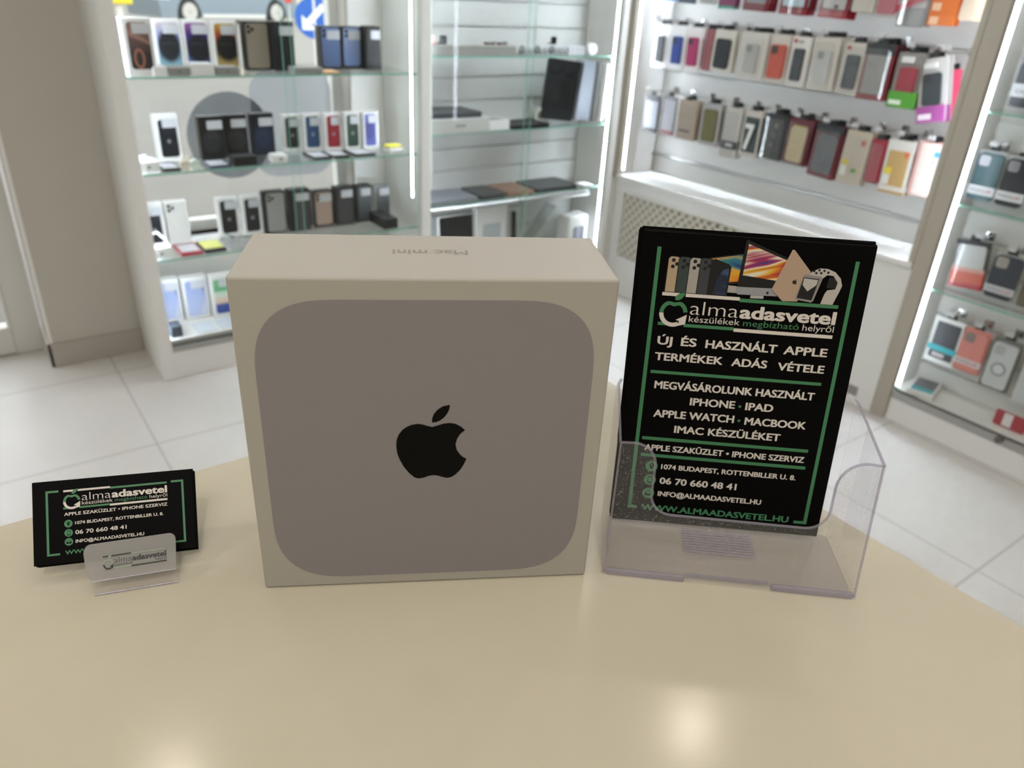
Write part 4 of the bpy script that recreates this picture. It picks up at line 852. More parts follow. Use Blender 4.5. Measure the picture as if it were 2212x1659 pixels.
row_low = [
    (2.641, 0.094, 0.793, 0.955, 0, 'black framed package with a pale screen, first of the lower row', dict(card='#4a4a4d', window=(0.12, 0.84, '#c3c8d4'), blister=True)),
    (2.534, 0.088, 0.800, 0.963, 0, 'silver glittering package second in the lower row', dict(card='#8f8e92', window=(0.08, 0.90, '#c9cad2'), bands=[(0.0, 0.10, '#b07a80')], blister=True)),
    (2.420, 0.112, 0.794, 0.960, 1, 'kraft brown package with dark lettering in the lower row', dict(card='#a79684', marks=[(-0.36, 0.20, 0.20, 0.25, '#4c4440')], blister=True)),
    (2.285, 0.106, 0.793, 0.965, 1, 'grey package with an olive green phone case in the lower row', dict(card='#a9a5a4', case='#67633c', cw=0.66, ch=0.76, dz=0.48, cam=False)),
    (2.166, 0.086, 0.762, 0.965, 1, 'white package with a black label strip in the lower row', dict(card='#c4c0ba', bands=[(0.18, 0.34, '#33353a')], marks=[(-0.22, 0.2, 0.23, 0.29, '#cfcfcf')], blister=True)),
    (2.066, 0.088, 0.784, 0.966, 1, 'package with a big white seven on a dark teal card', dict(card='#c9c3ba', window=(0.10, 0.86, '#36423f'), text=[('7', -0.26, 0.26, 0.16, 0.60, '#eeeeee', 0.03)], tabcol='#232325')),
    (1.955, 0.108, 0.796, 0.968, 2, 'black package with three pale rings and a kraft edge in the lower row', dict(card='#2f3032', marks=[(-0.02, 0.12, 0.70, 0.80, '#77757a'), (-0.08, 0.04, 0.50, 0.58, '#55555a'), (-0.14, -0.02, 0.28, 0.36, '#6a6664')], blister=True)),
    (1.842, 0.110, 0.798, 0.966, 2, 'black and red package with a gold and cream phone case', dict(card='#5c1420', tabcol='#1d1d20', case='#c4b48c', cw=0.66, ch=0.78, dz=0.44, cam=False, marks=[(-0.30, -0.10, 0.06, 0.16, '#e3c53c'), (-0.28, 0.26, 0.80, 0.85, '#d6c24c')], blister=True)),
    (1.716, 0.116, 0.772, 0.964, 2, 'black and dark red package with a grey phone case, largest of the lower row', dict(card='#6d1420', tabcol='#1b1b1d', case='#5a5b5e', cw=0.72, ch=0.74, dz=0.46, cam=False, bands=[(0.86, 1.0, '#1c1c1f')], blister=True)),
    (1.596, 0.098, 0.774, 0.962, 1, 'beige package with yellow and green labels and bright glare', dict(card='#c2b6a3', marks=[(0.16, 0.34, 0.74, 0.84, '#b4604e'), (-0.42, -0.16, 0.34, 0.44, '#d6c23c'), (-0.42, -0.20, 0.14, 0.33, '#e4e2de'), (0.02, 0.22, 0.22, 0.30, '#6f9a3c')], blister=True)),
    (1.508, 0.056, 0.797, 0.946, 1, 'slim dark red package beside the golden one in the lower row', dict(card='#93222e', blister=True)),
    (1.424, 0.098, 0.775, 0.957, 2, 'white framed golden kraft package with a yellow label', dict(card='#d9d5cf', window=(0.14, 0.80, '#bb9a62'), marks=[(0.20, 0.36, 0.70, 0.80, '#cf6a4a'), (-0.42, -0.16, 0.36, 0.48, '#dcc83a'), (-0.42, -0.18, 0.16, 0.35, '#e0deda')], bands=[(0.0, 0.05, '#b08f5c')])),
    (1.316, 0.096, 0.790, 0.968, 1, 'pale pink package with a blue dot and coral edge, last of the lower row', dict(card='#d8a09a', window=(0.02, 0.98, '#d9cdc5'), marks=[(0.12, 0.30, 0.74, 0.84, '#4a9ad0'), (0.10, 0.18, 0.62, 0.68, '#8d8f8a')])),
]
XF = 2.70
for rname, rows, zh in (('upper full row', row_mid, 1.263), ('topmost row', row_top, 1.512), ('lower row', row_low, 0.972)):
    for i, (y, wd, z0, z1, nb, what, spec) in enumerate(rows):
        tilt = R(-14) if spec.get('card') == '#c9c6c2' and spec.get('case') == '#33373b' else R(random.uniform(-2.5, 2.5) + 1.0)
        p = package((XF, y, z0), wd, z1 - z0, spec, what, f'case packages in the {rname} of the slat wall', R(-90), tilt)
        if spec.get('slant'):
            hh = z1 - z0
            MB().prism([(-wd / 2, 0.04), (-wd / 2, 0.062), (wd / 2, 0.115), (wd / 2, 0.085)], -0.0135, -0.0118).build('slanting_band', mat('slant_red', '#a8222e', 0.4), p)
        for k in range(nb):
            lab = f'case package hanging behind the {what}'
            lab = ' '.join(lab.split()[:16])
            dup(p, (XF + 0.028 * (k + 1), y + random.uniform(-0.004, 0.004), z0 + random.uniform(-0.002, 0.002)), lab, f'packages hidden behind number {i + 1} of the {rname}')
        hk = hook(XF - 0.035, y, zh + (0.0 if z1 > 1.24 or z1 < 1.0 else -0.02), S_X, ' '.join(f'chrome hook carrying the {what}'.split()[:16]))
# coral package behind the purple one
package((XF + 0.03, 1.318, 1.035), 0.05, 0.16, dict(card='#d94f6e'), 'slim coral pink package peeking out behind the purple bottom one', 'case packages in the upper full row of the slat wall', R(-90), R(-8))

# right cabinet packages
def band_text(h, w): return None
XR = 2.735
def right_pack(y, wd, z0, z1, spec, what, nb=0, x=XR, tilt=0.0, hooked=True):
    p = package((x, y, z0), wd, z1 - z0, spec, what, 'case packages in the right cabinet', R(-90), tilt)
    if hooked: hook(x - 0.02, y, z1 + 0.010, RB, ' '.join(f'chrome hook carrying the {what}'.split()[:16]))
    return p
def yb(a, b, z, ink='#4a4a4e'):
    return [('YOO', a, a + (b - a) * 0.58, z, 0.058, ink, 0.0), ('UP', a + (b - a) * 0.62, b, z, 0.058, '#b23a3e', 0.0)]
right_pack(1.102, 0.094, 1.104, 1.250, dict(card='#9c9ca0', case='#3c3c44', cw=0.86, ch=0.86, dz=0.46, cam=False, bands=[(0.22, 0.48, '#dcdde2')], text=[('OOUP', -0.34, 0.44, 0.30, 0.07, '#55555a', 0.0)]), 'dark case package with a pale band on the top shelf, right cabinet')
right_pack(1.140, 0.084, 0.812, 0.970, dict(card='#c6c8c8', case='#46626a', cw=0.94, ch=0.94, dz=0.48, camcol='#c9c8d2', bands=[(0.12, 0.30, '#e2e2e6')], text=yb(-0.42, 0.40, 0.18)), 'teal phone case package with a white name band, right cabinet')
right_pack(1.050, 0.084, 0.812, 0.968, dict(card='#c6c8c8', case='#2f3036', cw=0.94, ch=0.94, dz=0.48, camcol='#8d8d94', bands=[(0.12, 0.30, '#e2e2e6')], text=yb(-0.42, 0.40, 0.18)), 'charcoal phone case package with a white name band right of the teal one')
right_pack(0.955, 0.084, 0.812, 0.968, dict(card='#c6c8c8', case='#5a4a3c', cw=0.94, ch=0.94, dz=0.48, camcol='#8d8d94', bands=[(0.12, 0.30, '#e2e2e6')], text=yb(-0.42, 0.40, 0.18)), 'brown phone case package with a white name band at the right edge')
right_pack(1.092, 0.108, 0.520, 0.684, dict(card='#55545a', case='#cfcfd0', cw=0.86, ch=0.86, dz=0.50, cam=False, bands=[(0.02, 0.12, '#c22f3c'), (0.12, 0.36, '#d8604a'), (0.36, 0.44, '#dda294'), (0.92, 1.0, '#26262a')], blister=True), 'clear case package fading from white to red, right cabinet', tilt=R(-6))
right_pack(0.985, 0.094, 0.517, 0.668, dict(card='#b9b8b6', case='#2f3440', cw=0.94, ch=0.94, dz=0.50, camcol='#9a948e', bands=[(0.14, 0.30, '#c9c8cc')], text=yb(-0.42, 0.40, 0.19)), 'navy phone case package with a grey name band beside the red fading one')
right_pack(0.880, 0.094, 0.517, 0.660, dict(card='#8d8576', case='#6a5f50', cw=0.94, ch=0.94, dz=0.50), 'olive brown phone case package at the right edge, lower glass shelf')
right_pack(1.098, 0.108, 0.232, 0.402, dict(card='#e6e6e4', window=(0.10, 0.90, '#4a4a52'), tabcol='#2a6878', bands=[(0.26, 0.38, '#3fb2c0')], marks=[(-0.28, 0.12, 0.14, 0.22, '#d6cfd4')]), 'white box with a turquoise wave picture and dark tube, right cabinet')
right_pack(1.003, 0.092, 0.238, 0.398, dict(card='#d98f86', case='#d4877e', cw=0.9, ch=0.9, dz=0.5, camcol='#8a7a76', bands=[(0.18, 0.32, '#dfcfd2')], text=yb(-0.42, 0.40, 0.225), tabcol='#2a2a2c'), 'coral phone case package with a pale name band, right cabinet')
rp = right_pack(0.902, 0.094, 0.218, 0.400, dict(card='#6f7069', case='#c8c9cb', cw=0.82, ch=0.88, dz=0.48, camcol='#b0b1b3'), 'clear phone case package with a grey magnetic ring, right cabinet')
MB().prism(disc(0, 0.076, 0.024, 28), -0.0100, -0.0092, m=mat('ring_grey', '#8f9094', 0.4)).prism(disc(0, 0.076, 0.017, 24), -0.0108, -0.0099, m=mat('ring_centre', '#d3d4d6', 0.4)).build('magnet_ring', None, rp)
right_pack(0.790, 0.094, 0.200, 0.385, dict(card='#dcdcda', case='#c8c9cb', cw=0.82, ch=0.88, dz=0.48, camcol='#b0b1b3'), 'white phone case package at the right edge above the red lying ones')
t = thing('accessory_box', 'white box with a turquoise stripe lying in the left corner of the right cabinet', 'box', (2.715, 1.105, RDECK + 0.0006), (0, 0, R(-75)))
MB().box(-0.045, 0.045, -0.072, 0.072, 0, 0.020, 0.003).build('carton', PAPER, t); MB().box(-0.036, 0.036, -0.060, 0.060, 0.020, 0.0206).build('picture', mat('box_slate', '#6a6a6e', 0.4), t); MB().box(-0.036, 0.036, -0.060, -0.03, 0.0206, 0.0212).build('turquoise_stripe', mat('turq', '#4aa8b4', 0.4), t)
for i, (y, x) in enumerate(((0.80, 2.69), (0.66, 2.70))):
    p = package((x, y, RDECK + 0.002), 0.10, 0.055, dict(card='#a83c44', tab=False, marks=[(-0.22, 0.06, 0.1, 0.95, '#e2dbdd')], bands=[]), f'red package standing low at the front of the right cabinet, {"left" if i == 0 else "right"} of two', 'low red packages', R(-90))

# ------------------------------------------------------------------ counter
T = 1.008
def top_material():
    m = mat('counter_laminate', '#c5beab', 0.17, spec=0.36, noise=0.02, nscale=60, bump=0.03)
    return m
CX1, CY1 = 0.491, 0.5405
k = thing('counter', 'cream laminate shop counter in the foreground', 'counter', (0, 0, 0))
outline = [(-1.4, -0.75), (CX1, -0.75)] + [(CX1 - 0.02 + 0.02 * math.cos(a), CY1 - 0.02 + 0.02 * math.sin(a)) for a in [PI / 2 * i / 6 for i in range(7)]] + [(-1.4, CY1)]
MB().prism(outline, T - 0.036, T, 'z').build('worktop', top_material(), k)
MB().box(-1.36, CX1 - 0.03, CY1 - 0.05, CY1 - 0.03, 0, T - 0.036).box(CX1 - 0.05, CX1 - 0.03, -0.72, CY1 - 0.03, 0, T - 0.036).build('front_panel', WHITE, k)

# ------------------------------------------------------------------ computer box
bx, by = from_view(-0.047, 0.383)
k = thing('computer_box', 'large white computer box with a grey rounded square and black apple emblem', 'box', (bx, by, T), (0, 0, VIEW_YAW + R(8.03)))
BW, BH, BD = 0.2081, 0.209, 0.079
MB().box(-BW / 2, BW / 2, 0, BD, 0.0003, BH, 0.0016, seg=3).build('carton', CREAM, k)
pr = MB().prism(rr(0.1885, 0.1889, 0.047, 0.0, 0.1023, 14, 2.8), -0.00025, 0.0005).build('computer_picture', mat('print_aluminium', '#8d898c', 0.40, 0.15, noise=0.03, nscale=900), k)
em = MB(); em.decal(apple_pts(0.0015, 0.1073, 0.0506)[0], -0.00045); em.decal(apple_pts(0.0015, 0.1073, 0.0506)[1], -0.00045); em.build('apple_emblem', mat('emblem_black', '#060605', 0.5, spec=0.12), pr)
MB().text('Mac mini', -0.0218, 0.0218, 0, 0.0092, 0, None, 0.012, place=lambda u, v, i: (0.0017 - u, 0.0490 - v, BH + 0.00008 + 4e-6 * i)).build('lettering', mat('print_grey', '#8b867b', 0.5), k)

# ------------------------------------------------------------------ shop logo shared by flyers, cards and holder (drawn in flyer millimetres)
def shop_logo(mb, f, y, white, green, sub=True):
    """f maps flyer millimetres to the part's own x, z"""
    def quad(x0, x1, z0, z1, m): mb.decal([f(x0, z0), f(x1, z0), f(x1, z1), f(x0, z1)], y, m)
    quad(-57.0, -45.6, 169.2, 171.5, white); quad(-41.6, -6.4, 169.2, 171.5, white); quad(-6.4, 57.2, 168.3, 170.7, green)
    quad(-57.6, -50.5, 148.9, 151.1, green); quad(-40.5, -7.2, 148.7, 150.9, green); quad(-7.2, 57.2, 147.9, 150.3, white)
    cx, cz = -48.2, 157.6
    def ring(a0, a1, ro, ri, n, m, dip=0.0):
        o = []; inn = []
        for i in range(n + 1):
            a = R(a0 + (a1 - a0) * i / n); dp = dip * math.exp(-((math.degrees(a) - 90) / 22) ** 2)
            o.append(f(cx + ro * math.cos(a), cz + (ro - dp) * math.sin(a))); inn.append(f(cx + ri * math.cos(a), cz + (ri - dp) * math.sin(a)))
        for i in range(n): mb.decal([o[i], o[i + 1], inn[i + 1], inn[i]], y - 0.00004, m)
    ring(8, 178, 9.3, 6.6, 26, green, 1.9)
    ring(180, 300, 9.3, 6.5, 18, white)
    mb.decal([f(-44.4, 149.2), f(-39.6, 150.6), f(-39.2, 157.2), f(-46.2, 153.2), f(-43.9, 152.6)], y - 0.00008, white)
    mb.decal([f(-48.0, 166.6), f(-48.2, 168.6), f(-46.6, 170.6), f(-44.2, 171.8), f(-41.9, 172.4), f(-42.3, 170.0), f(-43.8, 167.8), f(-45.8, 166.6)], y - 0.00008, green)
    def tx(s, x0, x1, z, cap, m, bold):
        a, b = f(x0, z), f(x1, z); c = f(x0, z + cap)
        mb.text(s, a[0], b[0], a[1], c[1] - a[1], y, m, bold)
    tx('alma', -37.4, -5.9, 157.5, 9.9, white, -0.012)
    tx('adasvetel', -5.0, 57.3, 157.3, 9.4, white, 0.046)
    if sub:
        tx('készülékek', -37.5, -4.0, 152.5, 4.4, white, 0.0); tx('megbízható', -1.7, 34.6, 152.3, 4.4, green, 0.0); tx('helyről', 37.0, 57.2, 152.2, 4.4, white, 0.0)
def icon(mb, cx, cz, r, kind, y, g, k):
    mb.decal(disc(cx, cz, r, 28), y, g)
    y2 = y - 0.00006
    if kind == 'pin':
        a = [R(-30 + 240 * i / 14) for i in range(15)]
        mb.decal([(cx + 0.36 * r * math.cos(t_), cz + 0.18 * r + 0.36 * r * math.sin(t_)) for t_ in a] + [(cx, cz - 0.68 * r)], y2, k)
        mb.decal(disc(cx, cz + 0.18 * r, 0.15 * r, 12), y2 - 0.00005, g)
    elif kind == 'phone':
        mb.decal(rr(0.78 * r, 1.25 * r, 0.1 * r, cx, cz, 3), y2, k); mb.decal(rr(0.60 * r, 0.90 * r, 0.03 * r, cx, cz + 0.04 * r, 2), y2 - 0.00005, g)
    else:
        mb.decal([(cx - 0.6 * r, cz - 0.45 * r), (cx + 0.6 * r, cz - 0.45 * r), (cx + 0.6 * r, cz + 0.12 * r), (cx, cz + 0.58 * r), (cx - 0.6 * r, cz + 0.12 * r)], y2, k)
        mb.decal([(cx - 0.52 * r, cz + 0.10 * r), (cx, cz - 0.22 * r), (cx + 0.52 * r, cz + 0.10 * r), (cx, cz + 0.46 * r)], y2 - 0.00005, g)

# ------------------------------------------------------------------ flyers in their clear holder
HYAW = VIEW_YAW + R(-4.05)
fx, fy = from_view(0.153, 0.452)
mm = lambda x, z: (x / 1000, z / 1000)
LEAN = R(-7.88)
def flyer_root(off, dx, dz, label, roll=-0.556):
    ny = Vector((-math.sin(HYAW), math.cos(HYAW), 0)); nx = Vector((math.cos(HYAW), math.sin(HYAW), 0))
    p = Vector((fx, fy, T + 0.0046)) + ny * off + nx * dx + Vector((0, 0, dz))
    return thing('flyer', label, 'flyer', p, (LEAN, R(roll), HYAW), 'black flyers in the clear holder')
SHEET = mat('flyer_black', '#060606', 0.55, spec=0.06)
EDGEP = mat('paper_edge', '#2a2826', 0.7)
f0 = flyer_root(0, 0, 0, 'front black A5 flyer with green frame and shop offers in the clear holder')
MB().box(-0.074, 0.074, 0, 0.0003, 0, 0.21).build('sheet', SHEET, f0)
q = MB()
def bar(x0, x1, z0, z1): q.decal([mm(x0, z0), mm(x1, z0), mm(x1, z1), mm(x0, z1)], -0.00012)
bar(-63.6, -61.0, 10.1, 201.1); bar(-61.0, -56.8, 10.1, 12.5); bar(62.5, 65.0, 9.1, 199.8); bar(55.7, 62.5, 9.1, 11.4)
bar(-58.6, 56.1, 114.7, 116.9); bar(-59.0, 56.2, 65.0, 67.4); bar(-58.6, 56.6, 52.0, 54.4)
q.build('frame_lines', P_GREEN, f0)
q = MB(); shop_logo(q, mm, -0.00016, P_WHITE, P_GREEN); q.build('shop_logo', None, f0)
q = MB()
def line(s, x0, x1, z, cap, m=P_WHITE, b=0.036): q.text(s, x0 / 1000, x1 / 1000, z / 1000, cap / 1000, -0.00014, m, b)
line('ÚJ', -56.5, -46.4, 135.4, 6.2); line('ÉS', -40.7, -30.2, 135.4, 6.2); line('HASZNÁLT', -24.3, 23.2, 135.2, 6.2); line('APPLE', 27.5, 56.1, 135.0, 6.2)
line('TERMÉKEK', -57.0, -11.2, 124.2, 5.9); line('ADÁS', -5.4, 18.4, 124.0, 5.9); line('VÉTELE', 25.4, 56.3, 123.4, 5.9)
line('MEGVÁSÁROLUNK HASZNÁLT', -54.9, 53.4, 103.8, 5.9)
line('IPHONE', -29.3, 1.6, 93.3, 5.9); line('IPAD', 8.6, 27.5, 93.0, 5.9)
line('APPLE WATCH', -53.2, 2.5, 82.7, 5.9); line('MACBOOK', 9.7, 51.5, 82.2, 5.9)
line('IMAC KÉSZÜLÉKET', -37.5, 35.8, 71.8, 5.8)
line('APPLE SZAKÜZLET • IPHONE SZERVIZ', -56.5, 54.8, 57.0, 4.8)
line('1074 BUDAPEST, ROTTENBILLER U. 8.', -43.2, 51.4, 43.1, 4.1)
line('06 70 660 48 41', -43.0, 11.7, 31.4, 5.4)
line('INFO@ALMAADASVETEL.HU', -43.1, 30.7, 21.5, 4.2)
line('WWW.ALMAADASVETEL.HU', -53.7, 52.0, 9.2, 5.2, P_GREEN)
q.decal(disc(0.0049, 0.0953, 0.0010, 12), -0.00014, P_GREEN); q.decal(disc(0.0058, 0.0848, 0.0010, 12), -0.00014, P_GREEN)
q.build('printed_text', None, f0)
q = MB()
for z_, kd in ((44.8, 'pin'), (34.0, 'phone'), (23.2, 'mail')): icon(q, -0.0499, z_ / 1000, 0.0043, kd, -0.00014, P_GREEN, SHEET)
q.build('contact_icons', None, f0)
# printed picture of devices at the head of the flyer
q = MB(); Y0 = -0.00013
def pic(pts, m, k=0): q.decal([mm(*p) for p in pts], Y0 - 0.00003 * k, m)
pm = lambda n, c: mat('pic_' + n, c, 0.45)
pic([(-29.3, 196.1), (-8.0, 200.2), (-8.0, 180.6), (-14.7, 179.6), (-29.3, 186)], pm('bezel', '#15151a'), 0)
pic([(-28.6, 195.4), (-8.4, 199.4), (-8.4, 182.0), (-14.7, 181.0), (-28.6, 187)], streak_mat('pic_fire', ['#7a1e22', '#d8641e', '#e0a52c', '#2f7f86', '#2a3a7c'], (2.2, 5), 0.9), 1)
pic([(-17.0, 179.0), (-8.0, 178.6), (-8.0, 174.0), (-17.0, 174.2)], pm('alu', '#a9a49e'), 1)
for i, (x0, x1, c) in enumerate(((-56.1, -47.6, '#b59f82'), (-49.3, -40.4, '#34413f'), (-42.2, -33.6, '#a8a29a'), (-35.4, -26.6, '#3b3c42'))):
    pic([(x0, 171.7), (x1, 171.7), (x1 - 0.2, 195.0), (x1 - 2.0, 195.6), (x0 + 2.0, 195.8), (x0 + 0.3, 194.2)], pm('phone_rim', '#0d0d0f'), 2 + 2 * i)
    pic([(x0 + 0.6, 171.9), (x1, 171.9), (x1 - 0.2, 194.4), (x1 - 2.2, 195.2), (x0 + 2.2, 195.3), (x0 + 0.8, 193.8)], pm('phone_%d' % i, c), 3 + 2 * i)
    for dx, dz in ((3.9, 193.0), (3.8, 188.8), (6.3, 190.6)): q.decal([mm(*p) for p in disc(x0 + dx, dz, 1.25, 14)], Y0 - 0.00003 * (3.6 + 2 * i), pm('lens', '#0c0c10'))
pic([(-28.4, 171.8), (-15.2, 172.0), (-14.8, 191.0), (-16.2, 192.6), (-25.6, 195.6), (-28.2, 194.2)], pm('phone_front', '#08080a'), 11)
pic([(-24.6, 172.2), (-16.2, 172.4), (-16.0, 190.0), (-19.5, 189.0), (-23.0, 183.0)], streak_mat('pic_cloud', ['#0b0f1c', '#1b2740', '#44587f', '#0b0f1c'], (3, 4), 0.2), 12)
pic([(-7.8, 208.6), (-7.0, 209.2), (20.0, 199.2), (19.6, 173.9), (-8.6, 173.4), (-9.6, 174.6)], pm('imac_black', '#0a0a0c'), 13)
pic([(-5.9, 206.6), (19.7, 197.6), (15.6, 184.0), (-6.9, 186.2)], streak_mat('pic_burst', ['#3a3a86', '#a32a4e', '#e2ddd0', '#dcae2e', '#b8362c', '#3d6f9c', '#ece6d6'], (1.6, 7), -0.7), 14)
pic([(-9.4, 178.4), (14.6, 178.9), (19.8, 173.9), (-8.4, 173.4), (-9.7, 174.8)], pm('imac_chin', '#97979c'), 14)
for pts in apple_pts(10.6, 175.9, 2.2): pic(pts, pm('tiny_emblem', '#141416'), 15)
pic([(0.2, 173.4), (8.4, 173.6), (8.6, 171.6), (0.0, 171.4)], pm('imac_foot', '#b0aeae'), 14)
pic([(21.9, 204.8), (23.3, 204.6), (35.6, 191.4), (30.4, 171.4), (20.8, 171.0), (12.9, 178.6)], pm('laptop_rose', '#b39a84'), 16)
pic([(12.7, 178.2), (13.2, 177.4), (21.0, 171.0), (19.8, 171.2)], pm('imac_black', '#0a0a0c'), 17)
for pts in apple_pts(26.6, 184.3, 3.4): pic(pts, pm('tiny_emblem', '#141416'), 17)
pic([(33.6, 188.0), (36.6, 191.8), (41.0, 194.0), (46.0, 194.0), (51.0, 192.2), (55.0, 188.4), (56.8, 183.6), (55.6, 179.2), (53.0, 170.8), (45.2, 170.8), (46.6, 177.4), (48.0, 180.2), (52.6, 181.0), (53.4, 185.4), (50.4, 189.6), (46.4, 190.0), (43.2, 187.0)], pm('strap_white', '#b9b3ad'), 17)
pic([(47.2, 181.6), (53.0, 181.2), (53.6, 185.6), (50.6, 189.0), (47.6, 188.4)], pm('strap_gap', '#101013'), 18)
for dx, dz in ((37.6, 192.0), (40.8, 192.8), (44.0, 192.6), (39.2, 190.8), (42.2, 191.0), (46.6, 191.6)): q.decal([mm(*p) for p in disc(dx, dz, 0.8, 10)], Y0 - 0.00003 * 18, pm('tiny_emblem', '#141416'))
q.decal([mm(*p) for p in [(31.6, 188.6), (33.0, 189.6), (43.0, 188.6), (43.8, 187.4), (40.4, 172.6), (39.2, 171.4), (29.4, 172.6), (28.6, 174.0)]], Y0 - 0.00003 * 19, pm('watch_rim', '#8d8a88'))
pic([(31.8, 187.6), (41.8, 187.0), (39.2, 172.8), (29.6, 173.8)], pm('watch_face', '#0c0d12'), 20)
pic([(32.2, 187.0), (41.2, 186.4), (40.6, 183.0), (35.6, 178.6), (31.8, 182.6)], pm('watch_dial', '#b9b5b0'), 21)
q.build('product_picture', None, f0)
for i in range(6):
    f = flyer_root(0.0009 + 0.0008 * i, (-0.0012, -0.0018, -0.0006, -0.0022, 0.0004, -0.0010)[i], (0.0004, 0.0012, 0.0008, 0.0018, 0.0014, 0.0022)[i], ['second', 'third', 'fourth', 'fifth', 'sixth', 'last'][i] + ' black flyer from the front of the stack in the clear holder', -0.556 + (0.25, -0.2, 0.3, 0.1, -0.1, 0.2)[i])
    MB().box(-0.074, 0.074, 0, 0.0003, 0, 0.21, m=SHEET).build('sheet', None, f)
    if i % 2 == 0: MB().box(-0.073, 0.073, -0.00002, 0.00032, 0.20985, 0.21003).build('worn_edge', EDGEP, f)

hx, hy = from_view(0.1535, 0.4265)
k = thing('flyer_holder', 'clear acrylic flyer holder standing right of the white computer box', 'holder', (hx, hy, T), (0, 0, HYAW))
TH = 0.0024
ft = lambda z_: -0.0325 + math.tan(R(8)) * z_          # front wall leans back
HW = 0.0835
def U():
    pts = [(-HW, 0.0), (HW, 0.0), (HW - 0.002, 0.0955)]
    arc = lambda cx, cz, r, a0, a1, n=7: [(cx + r * math.cos(R(a0 + (a1 - a0) * i / n)), cz + r * math.sin(R(a0 + (a1 - a0) * i / n))) for i in range(n + 1)]
    pts += arc(HW - 0.0105, 0.0785, 0.0175, 90, 180)
    pts += arc(0.0415, 0.0620, 0.0140, 0, -90)
    pts += arc(-0.0440, 0.0620, 0.0140, 270, 180)
    pts += arc(-HW + 0.0110, 0.0815, 0.0145, 0, 90)
    pts += [(-HW + 0.002, 0.0955)]
    return pts
def lean_prism(mb, pts, y0, th, m=None):
    """plate standing on its lower edge, leaning back 8 degrees from y0"""
    A = [mb.bm.verts.new((p[0], y0 + math.tan(R(8)) * p[1], p[1])) for p in pts]; B = [mb.bm.verts.new((p[0], y0 + th + math.tan(R(8)) * p[1], p[1])) for p in pts]
    fs = [mb.bm.faces.new(A), mb.bm.faces.new(B[::-1])]; n = len(pts)
    for i in range(n): fs.append(mb.bm.faces.new((A[i], B[i], B[(i + 1) % n], A[(i + 1) % n])))
    bmesh.ops.recalc_face_normals(mb.bm, faces=fs); return mb
up = U()
lean_prism(MB(), up, -0.0325, TH).build('front_wall', PLASTIC_DUST, k)
lean_prism(MB(), rr(2 * HW - 0.004, 0.112, 0.012, 0, 0.056, 5), 0.0330, TH).build('back_wall', PLASTIC, k)
for sx in (-1, 1):
    a, b = (-HW, -HW + TH) if sx < 0 else (HW - TH, HW)
    MB().prism([(-0.0300, 0.0), (0.0330, 0.0), (0.0330 + 0.0145, 0.103), (0.0440, 0.106), (-0.0176 + 0.0, 0.0955)], a, b, 'x').build('side_wall', PLASTIC, k)
MB().prism(rr(2 * HW - 2 * TH - 0.001, 0.060, 0.004, 0, 0.0015, 3), 0.0005, 0.0028, 'z').build('floor_plate', clear('floor_acrylic', (0.94, 0.935, 0.945), 1.0, haze=0.10, hazecol=(0.62, 0.60, 0.60)), k)
rim = MB()
rp_ = [p for p in up[2:]]
rim.tube([(p[0], ft(p[1]) + TH / 2, p[1]) for p in rp_], 0.0009, 8)
for sx in (-1, 1):
    rim.tube([(sx * (HW - 0.0018), ft(0.0955) + TH / 2, 0.0957), (sx * (HW - 0.0012), 0.0440, 0.1058), (sx * (HW - 0.003), 0.0475, 0.1075)], 0.0009, 8)
    rim.tube([(sx * (HW - 0.001), ft(0.001) + TH / 2, 0.001), (sx * (HW - 0.0022), ft(0.0955) + TH / 2, 0.0955)], 0.0008, 8)
rim.build('rim', RIM, k)
foot = MB()
foot.box(-HW + 0.002, -0.0290, -0.0332, -0.0296, 0.0002, 0.0048, 0.0012, seg=2); foot.box(0.0280, HW - 0.002, -0.0332, -0.0296, 0.0002, 0.0048, 0.0012, seg=2)
foot.build('front_foot', RIM, k)
rb = MB()
for i in range(9): rb.box(-0.026, 0.024, -0.004 + 0.0030 * i, -0.0026 + 0.0030 * i, 0.0029, 0.0040, 0.0004)
rb.box(-0.028, 0.026, -0.0300, -0.0285, 0.0028, 0.0050)
rb.build('ribbed_panel', RIM, k)

# ------------------------------------------------------------------ business cards in their small holder
CYAW = VIEW_YAW + R(19.325)
cz0 = 0.347 - (0.347 - 0.0235) * 1.03
cvx, cvy = -0.238 * 1.03, 0.364 * 1.03
cxr, cyr = from_view(cvx, cvy)
CS = 1.03
def card_root(off, dx, dz, label, roll=0.0):
    e = Euler((R(-36.105), R(2.416 + roll), CYAW)).to_matrix()
    p = Vector((cxr, cyr, T + cz0)) + e @ Vector((dx, off, dz))
    return thing('business_card', label, 'card', p, (R(-36.105), R(2.416 + roll), CYAW), 'black business cards in the small holder')
cf = lambda x, z_: (x * CS / 1000, z_ * CS / 1000)
c0 = card_root(0, 0, 0, 'front black business card with green brackets and shop address')
MB().box(-0.045 * CS, 0.045 * CS, 0, 0.0004, 0, 0.05 * CS).build('card', SHEET, c0)
q = MB()
def bar2(x0, x1, z0, z1): q.decal([cf(x0, z0), cf(x1, z0), cf(x1, z1), cf(x0, z1)], -0.00012)
bar2(-37.9, -36.6, 5.0, 44.2); bar2(-36.6, -30.9, 42.9, 44.2); bar2(-36.6, -30.9, 5.0, 6.2)
q.build('frame_bracket', P_GREEN, c0); q = MB(); bar2(38.5, 39.8, 4.4, 43.8); bar2(32.5, 38.5, 42.5, 43.8); bar2(32.5, 38.5, 4.4, 5.6)
q.build('frame_bracket', P_GREEN, c0)
q = MB(); shop_logo(q, lambda x, z_: cf(x * 0.5105 + 0.85, (z_ - 149.6) * 0.515 + 32.6), -0.00016, P_WHITE, P_GREEN); q.build('shop_logo', None, c0)
q = MB()
